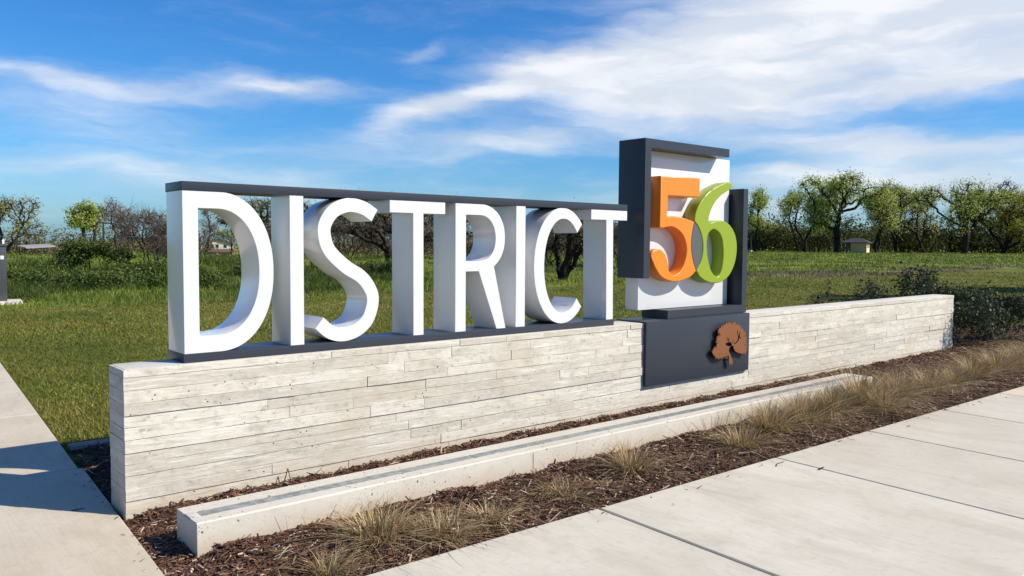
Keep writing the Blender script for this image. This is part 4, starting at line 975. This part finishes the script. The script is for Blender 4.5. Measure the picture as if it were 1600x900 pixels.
stone(5, 2.36, -1.58, .014, 'small pale stone at the sidewalk edge by the first joint')
stone(6, .34, -1.02, .016, 'pale pebble in the mulch left of the wide grass clump')
stone(7, 4.25, -1.0, .013, 'pale pebble by the curb near the seventh tuft')
def twig(pts, r0, label, name='twig', cat='twig', mat=None):
    P_ = np.array(pts, float); n = len(P_); rr_ = np.linspace(r0, r0 * .5, n)
    V, F = tubes(P_[:-1], P_[1:], rr_[:-1], rr_[1:], 5)
    c_ = P_[0].copy(); o = mknp(name, V - c_, F, mat or M_bark, None, None, True, tuple(c_)); tag(o, label, cat, 'fallen twigs'); return o
twig([(.935, -.06, .0), (.958, -.055, .06), (.978, -.05, .118), (.992, -.05, .06), (.998, -.055, .005)], .0042, 'bent dark twig standing like a peak before the wall')
twig([(4.06, -2.07, .006), (4.09, -2.075, .010), (4.13, -2.068, .007)], .008, 'short dark bark piece lying on the sidewalk slab')
twig([(3.90, -1.83, .005), (3.96, -1.80, .006), (4.06, -1.80, .005)], .003, 'thin twig on the sidewalk by the second joint')
twig([(3.02, -1.79, .004), (3.09, -1.775, .005)], .003, 'tiny twig on the sidewalk before the sixth tuft')
twig([(.45, -1.02, .02), (.52, -1.04, .024), (.60, -1.03, .02), (.70, -1.06, .022)], .006, 'long stick lying in mulch near the curb end')
twig([(2.15, -1.45, .015), (2.30, -1.47, .02), (2.48, -1.44, .016)], .005, 'long stick in the mulch before the fifth tuft')
twig([(3.45, -1.50, .012), (3.6, -1.49, .02), (3.78, -1.51, .014)], .004, 'pale stick in the mulch right of the sixth tuft')
twig([(-.22, .30, .004), (-.19, .29, .006), (-.15, .30, .004)], .004, 'bark crumb on the shaded walkway beside the wall end')

# ------------------------------------------------------------------ lawn and meadow blades
def blades(name, n, th0, th1, d0, d1, keep, h0, h1, w0, mat, label, rg, segs=1, lean=.5, logd=True, clump=0, cat='grass', wgrow=True):
    th = rg.uniform(th0, th1, n); d = np.exp(rg.uniform(math.log(d0), math.log(d1), n)) if logd else rg.uniform(d0, d1, n)
    x = CAM[0] + np.sin(th) * d; y = CAM[1] + np.cos(th) * d
    if clump: 
        x = x + rg.normal(size=n) * .02; y = y + rg.normal(size=n) * .02
    ok = keep(x, y); x = x[ok]; y = y[ok]; d = d[ok]; n = len(x)
    z = hgt(x, y) - .035
    a = rg.uniform(0, 2 * np.pi, n); H = rg.uniform(h0, h1, n) * (.75 + .25 * np.sin(x * .7) * np.sin(y * .55 + 1))
    W = w0 * rg.uniform(.6, 1.3, n) * (np.maximum(d, d0) / d0 if wgrow else 1)
    l = rg.normal(size=(n, 2)) * lean * H[:, None]
    sx = np.stack([np.cos(a), np.sin(a), 0 * a], 1) * W[:, None]
    B = np.stack([x, y, z], 1); Tp = B + np.concatenate([l, (H * .95)[:, None]], 1)
    pz_ = np.sin(x * .43 + 1.7 * np.sin(y * .31)) * np.sin(y * .52 + 1.3 * np.sin(x * .27)) + .6 * np.sin(x * 1.9 + 2 * np.sin(y * 1.1)) * np.sin(y * 1.7 + x * .6)
    t = np.clip(rg.beta(2, 3.4, n) + .24 * pz_, 0, 1)
    if segs == 1:
        V = np.stack([B - sx, B + sx, Tp], 1); F = np.arange(3 * n).reshape(-1, 3); tt = t
    else:
        Md = B + np.concatenate([l * .28, (H * .6)[:, None]], 1)
        V = np.stack([B - sx, B + sx, Md + sx * .8, Md - sx * .8, Tp], 1)
        o5 = np.arange(n) * 5; F = np.concatenate([np.stack([o5, o5 + 1, o5 + 2], 1), np.stack([o5, o5 + 2, o5 + 3], 1), np.stack([o5 + 3, o5 + 2, o5 + 4], 1)]); tt = np.tile(t, 3)
    o = mknp(name, V.reshape(-1, 3), F, mat, None, tt); tag(o, label, cat, kind='stuff'); return o
rg = np.random.default_rng(99)
inlawn = lambda x, y: ~((np.abs(x - 2.05) < .75) & (np.abs(y - 19.3) < .7)) & (y > 2.09) & (y < 17.3 + .5 * np.sin(x * .6)) & ((x > wx(y) + .005) | (x < wx(y) - 2.66))
blades('lawn_grass', 440000, -.12, 1.45, 6.4, 60, inlawn, .034, .062, .0038, M_lawn, 'mown olive-green lawn behind the wall', rg, 1, .6)
inmead = lambda x, y: ~((np.abs(x - 2.05) < .75) & (np.abs(y - 19.3) < .7)) & ~((y < 19.0 + .9 * np.sin(x * .4)) & (x > 26)) & (y > 16.9 + .4 * np.sin(x * .7) + .3 * np.sin(x * 2.3)) & ((x > wx(y) + .2) | (x < wx(y) - 2.8))
blades('meadow_grass', 225000, -.05, 1.42, 20, 215, inmead, .09, .34, .0075, M_tall, 'taller green meadow grass beyond the lawn', rg, 2, .6)
band = lambda x, y: inmead(x, y) & (np.sin(x * .62 + 1.0) * np.sin(y * .41) + .7 * np.sin(x * 1.3 + y * .5) * np.sin(y * .9) > .05) & (y > 19) & (y < 42) & (x < 19)
blades('dark_weeds', 110000, .12, .62, 22, 50, band, .12, .62, .008, M_dkgrass, 'dark green rank weeds in the meadow at the left', rg, 2, .75)
dry = lambda x, y: (y > 15.6 + .9 * np.sin(x * .23) + .4 * np.sin(x * .8)) & (y < 20.0 + 1.6 * np.sin(x * .17 + 1) + .7 * np.sin(x * .61)) & (x > 24 + .8 * y % 3) & (np.sin(x * .35) + .6 * np.sin(x * .9 + y) + .5 * np.sin(y * 2.1 + x * .2) > -.75)
blades('dry_weeds', 70000, .80, 1.35, 34, 80, dry, .05, .34, .010, M_weed, 'strip of dry brown weeds between lawn and meadow at the right', rg, 2, .9)
edge_ = lambda x, y: (np.abs(y - 17.0 - .4 * np.sin(x * .7)) < .35) & (x > 3) & (x < 30)
blades('straw_edge', 9000, .3, 1.1, 20, 40, edge_, .06, .20, .009, M_weed, 'pale trampled grass along the edge of the lawn', rg, 2, .7)
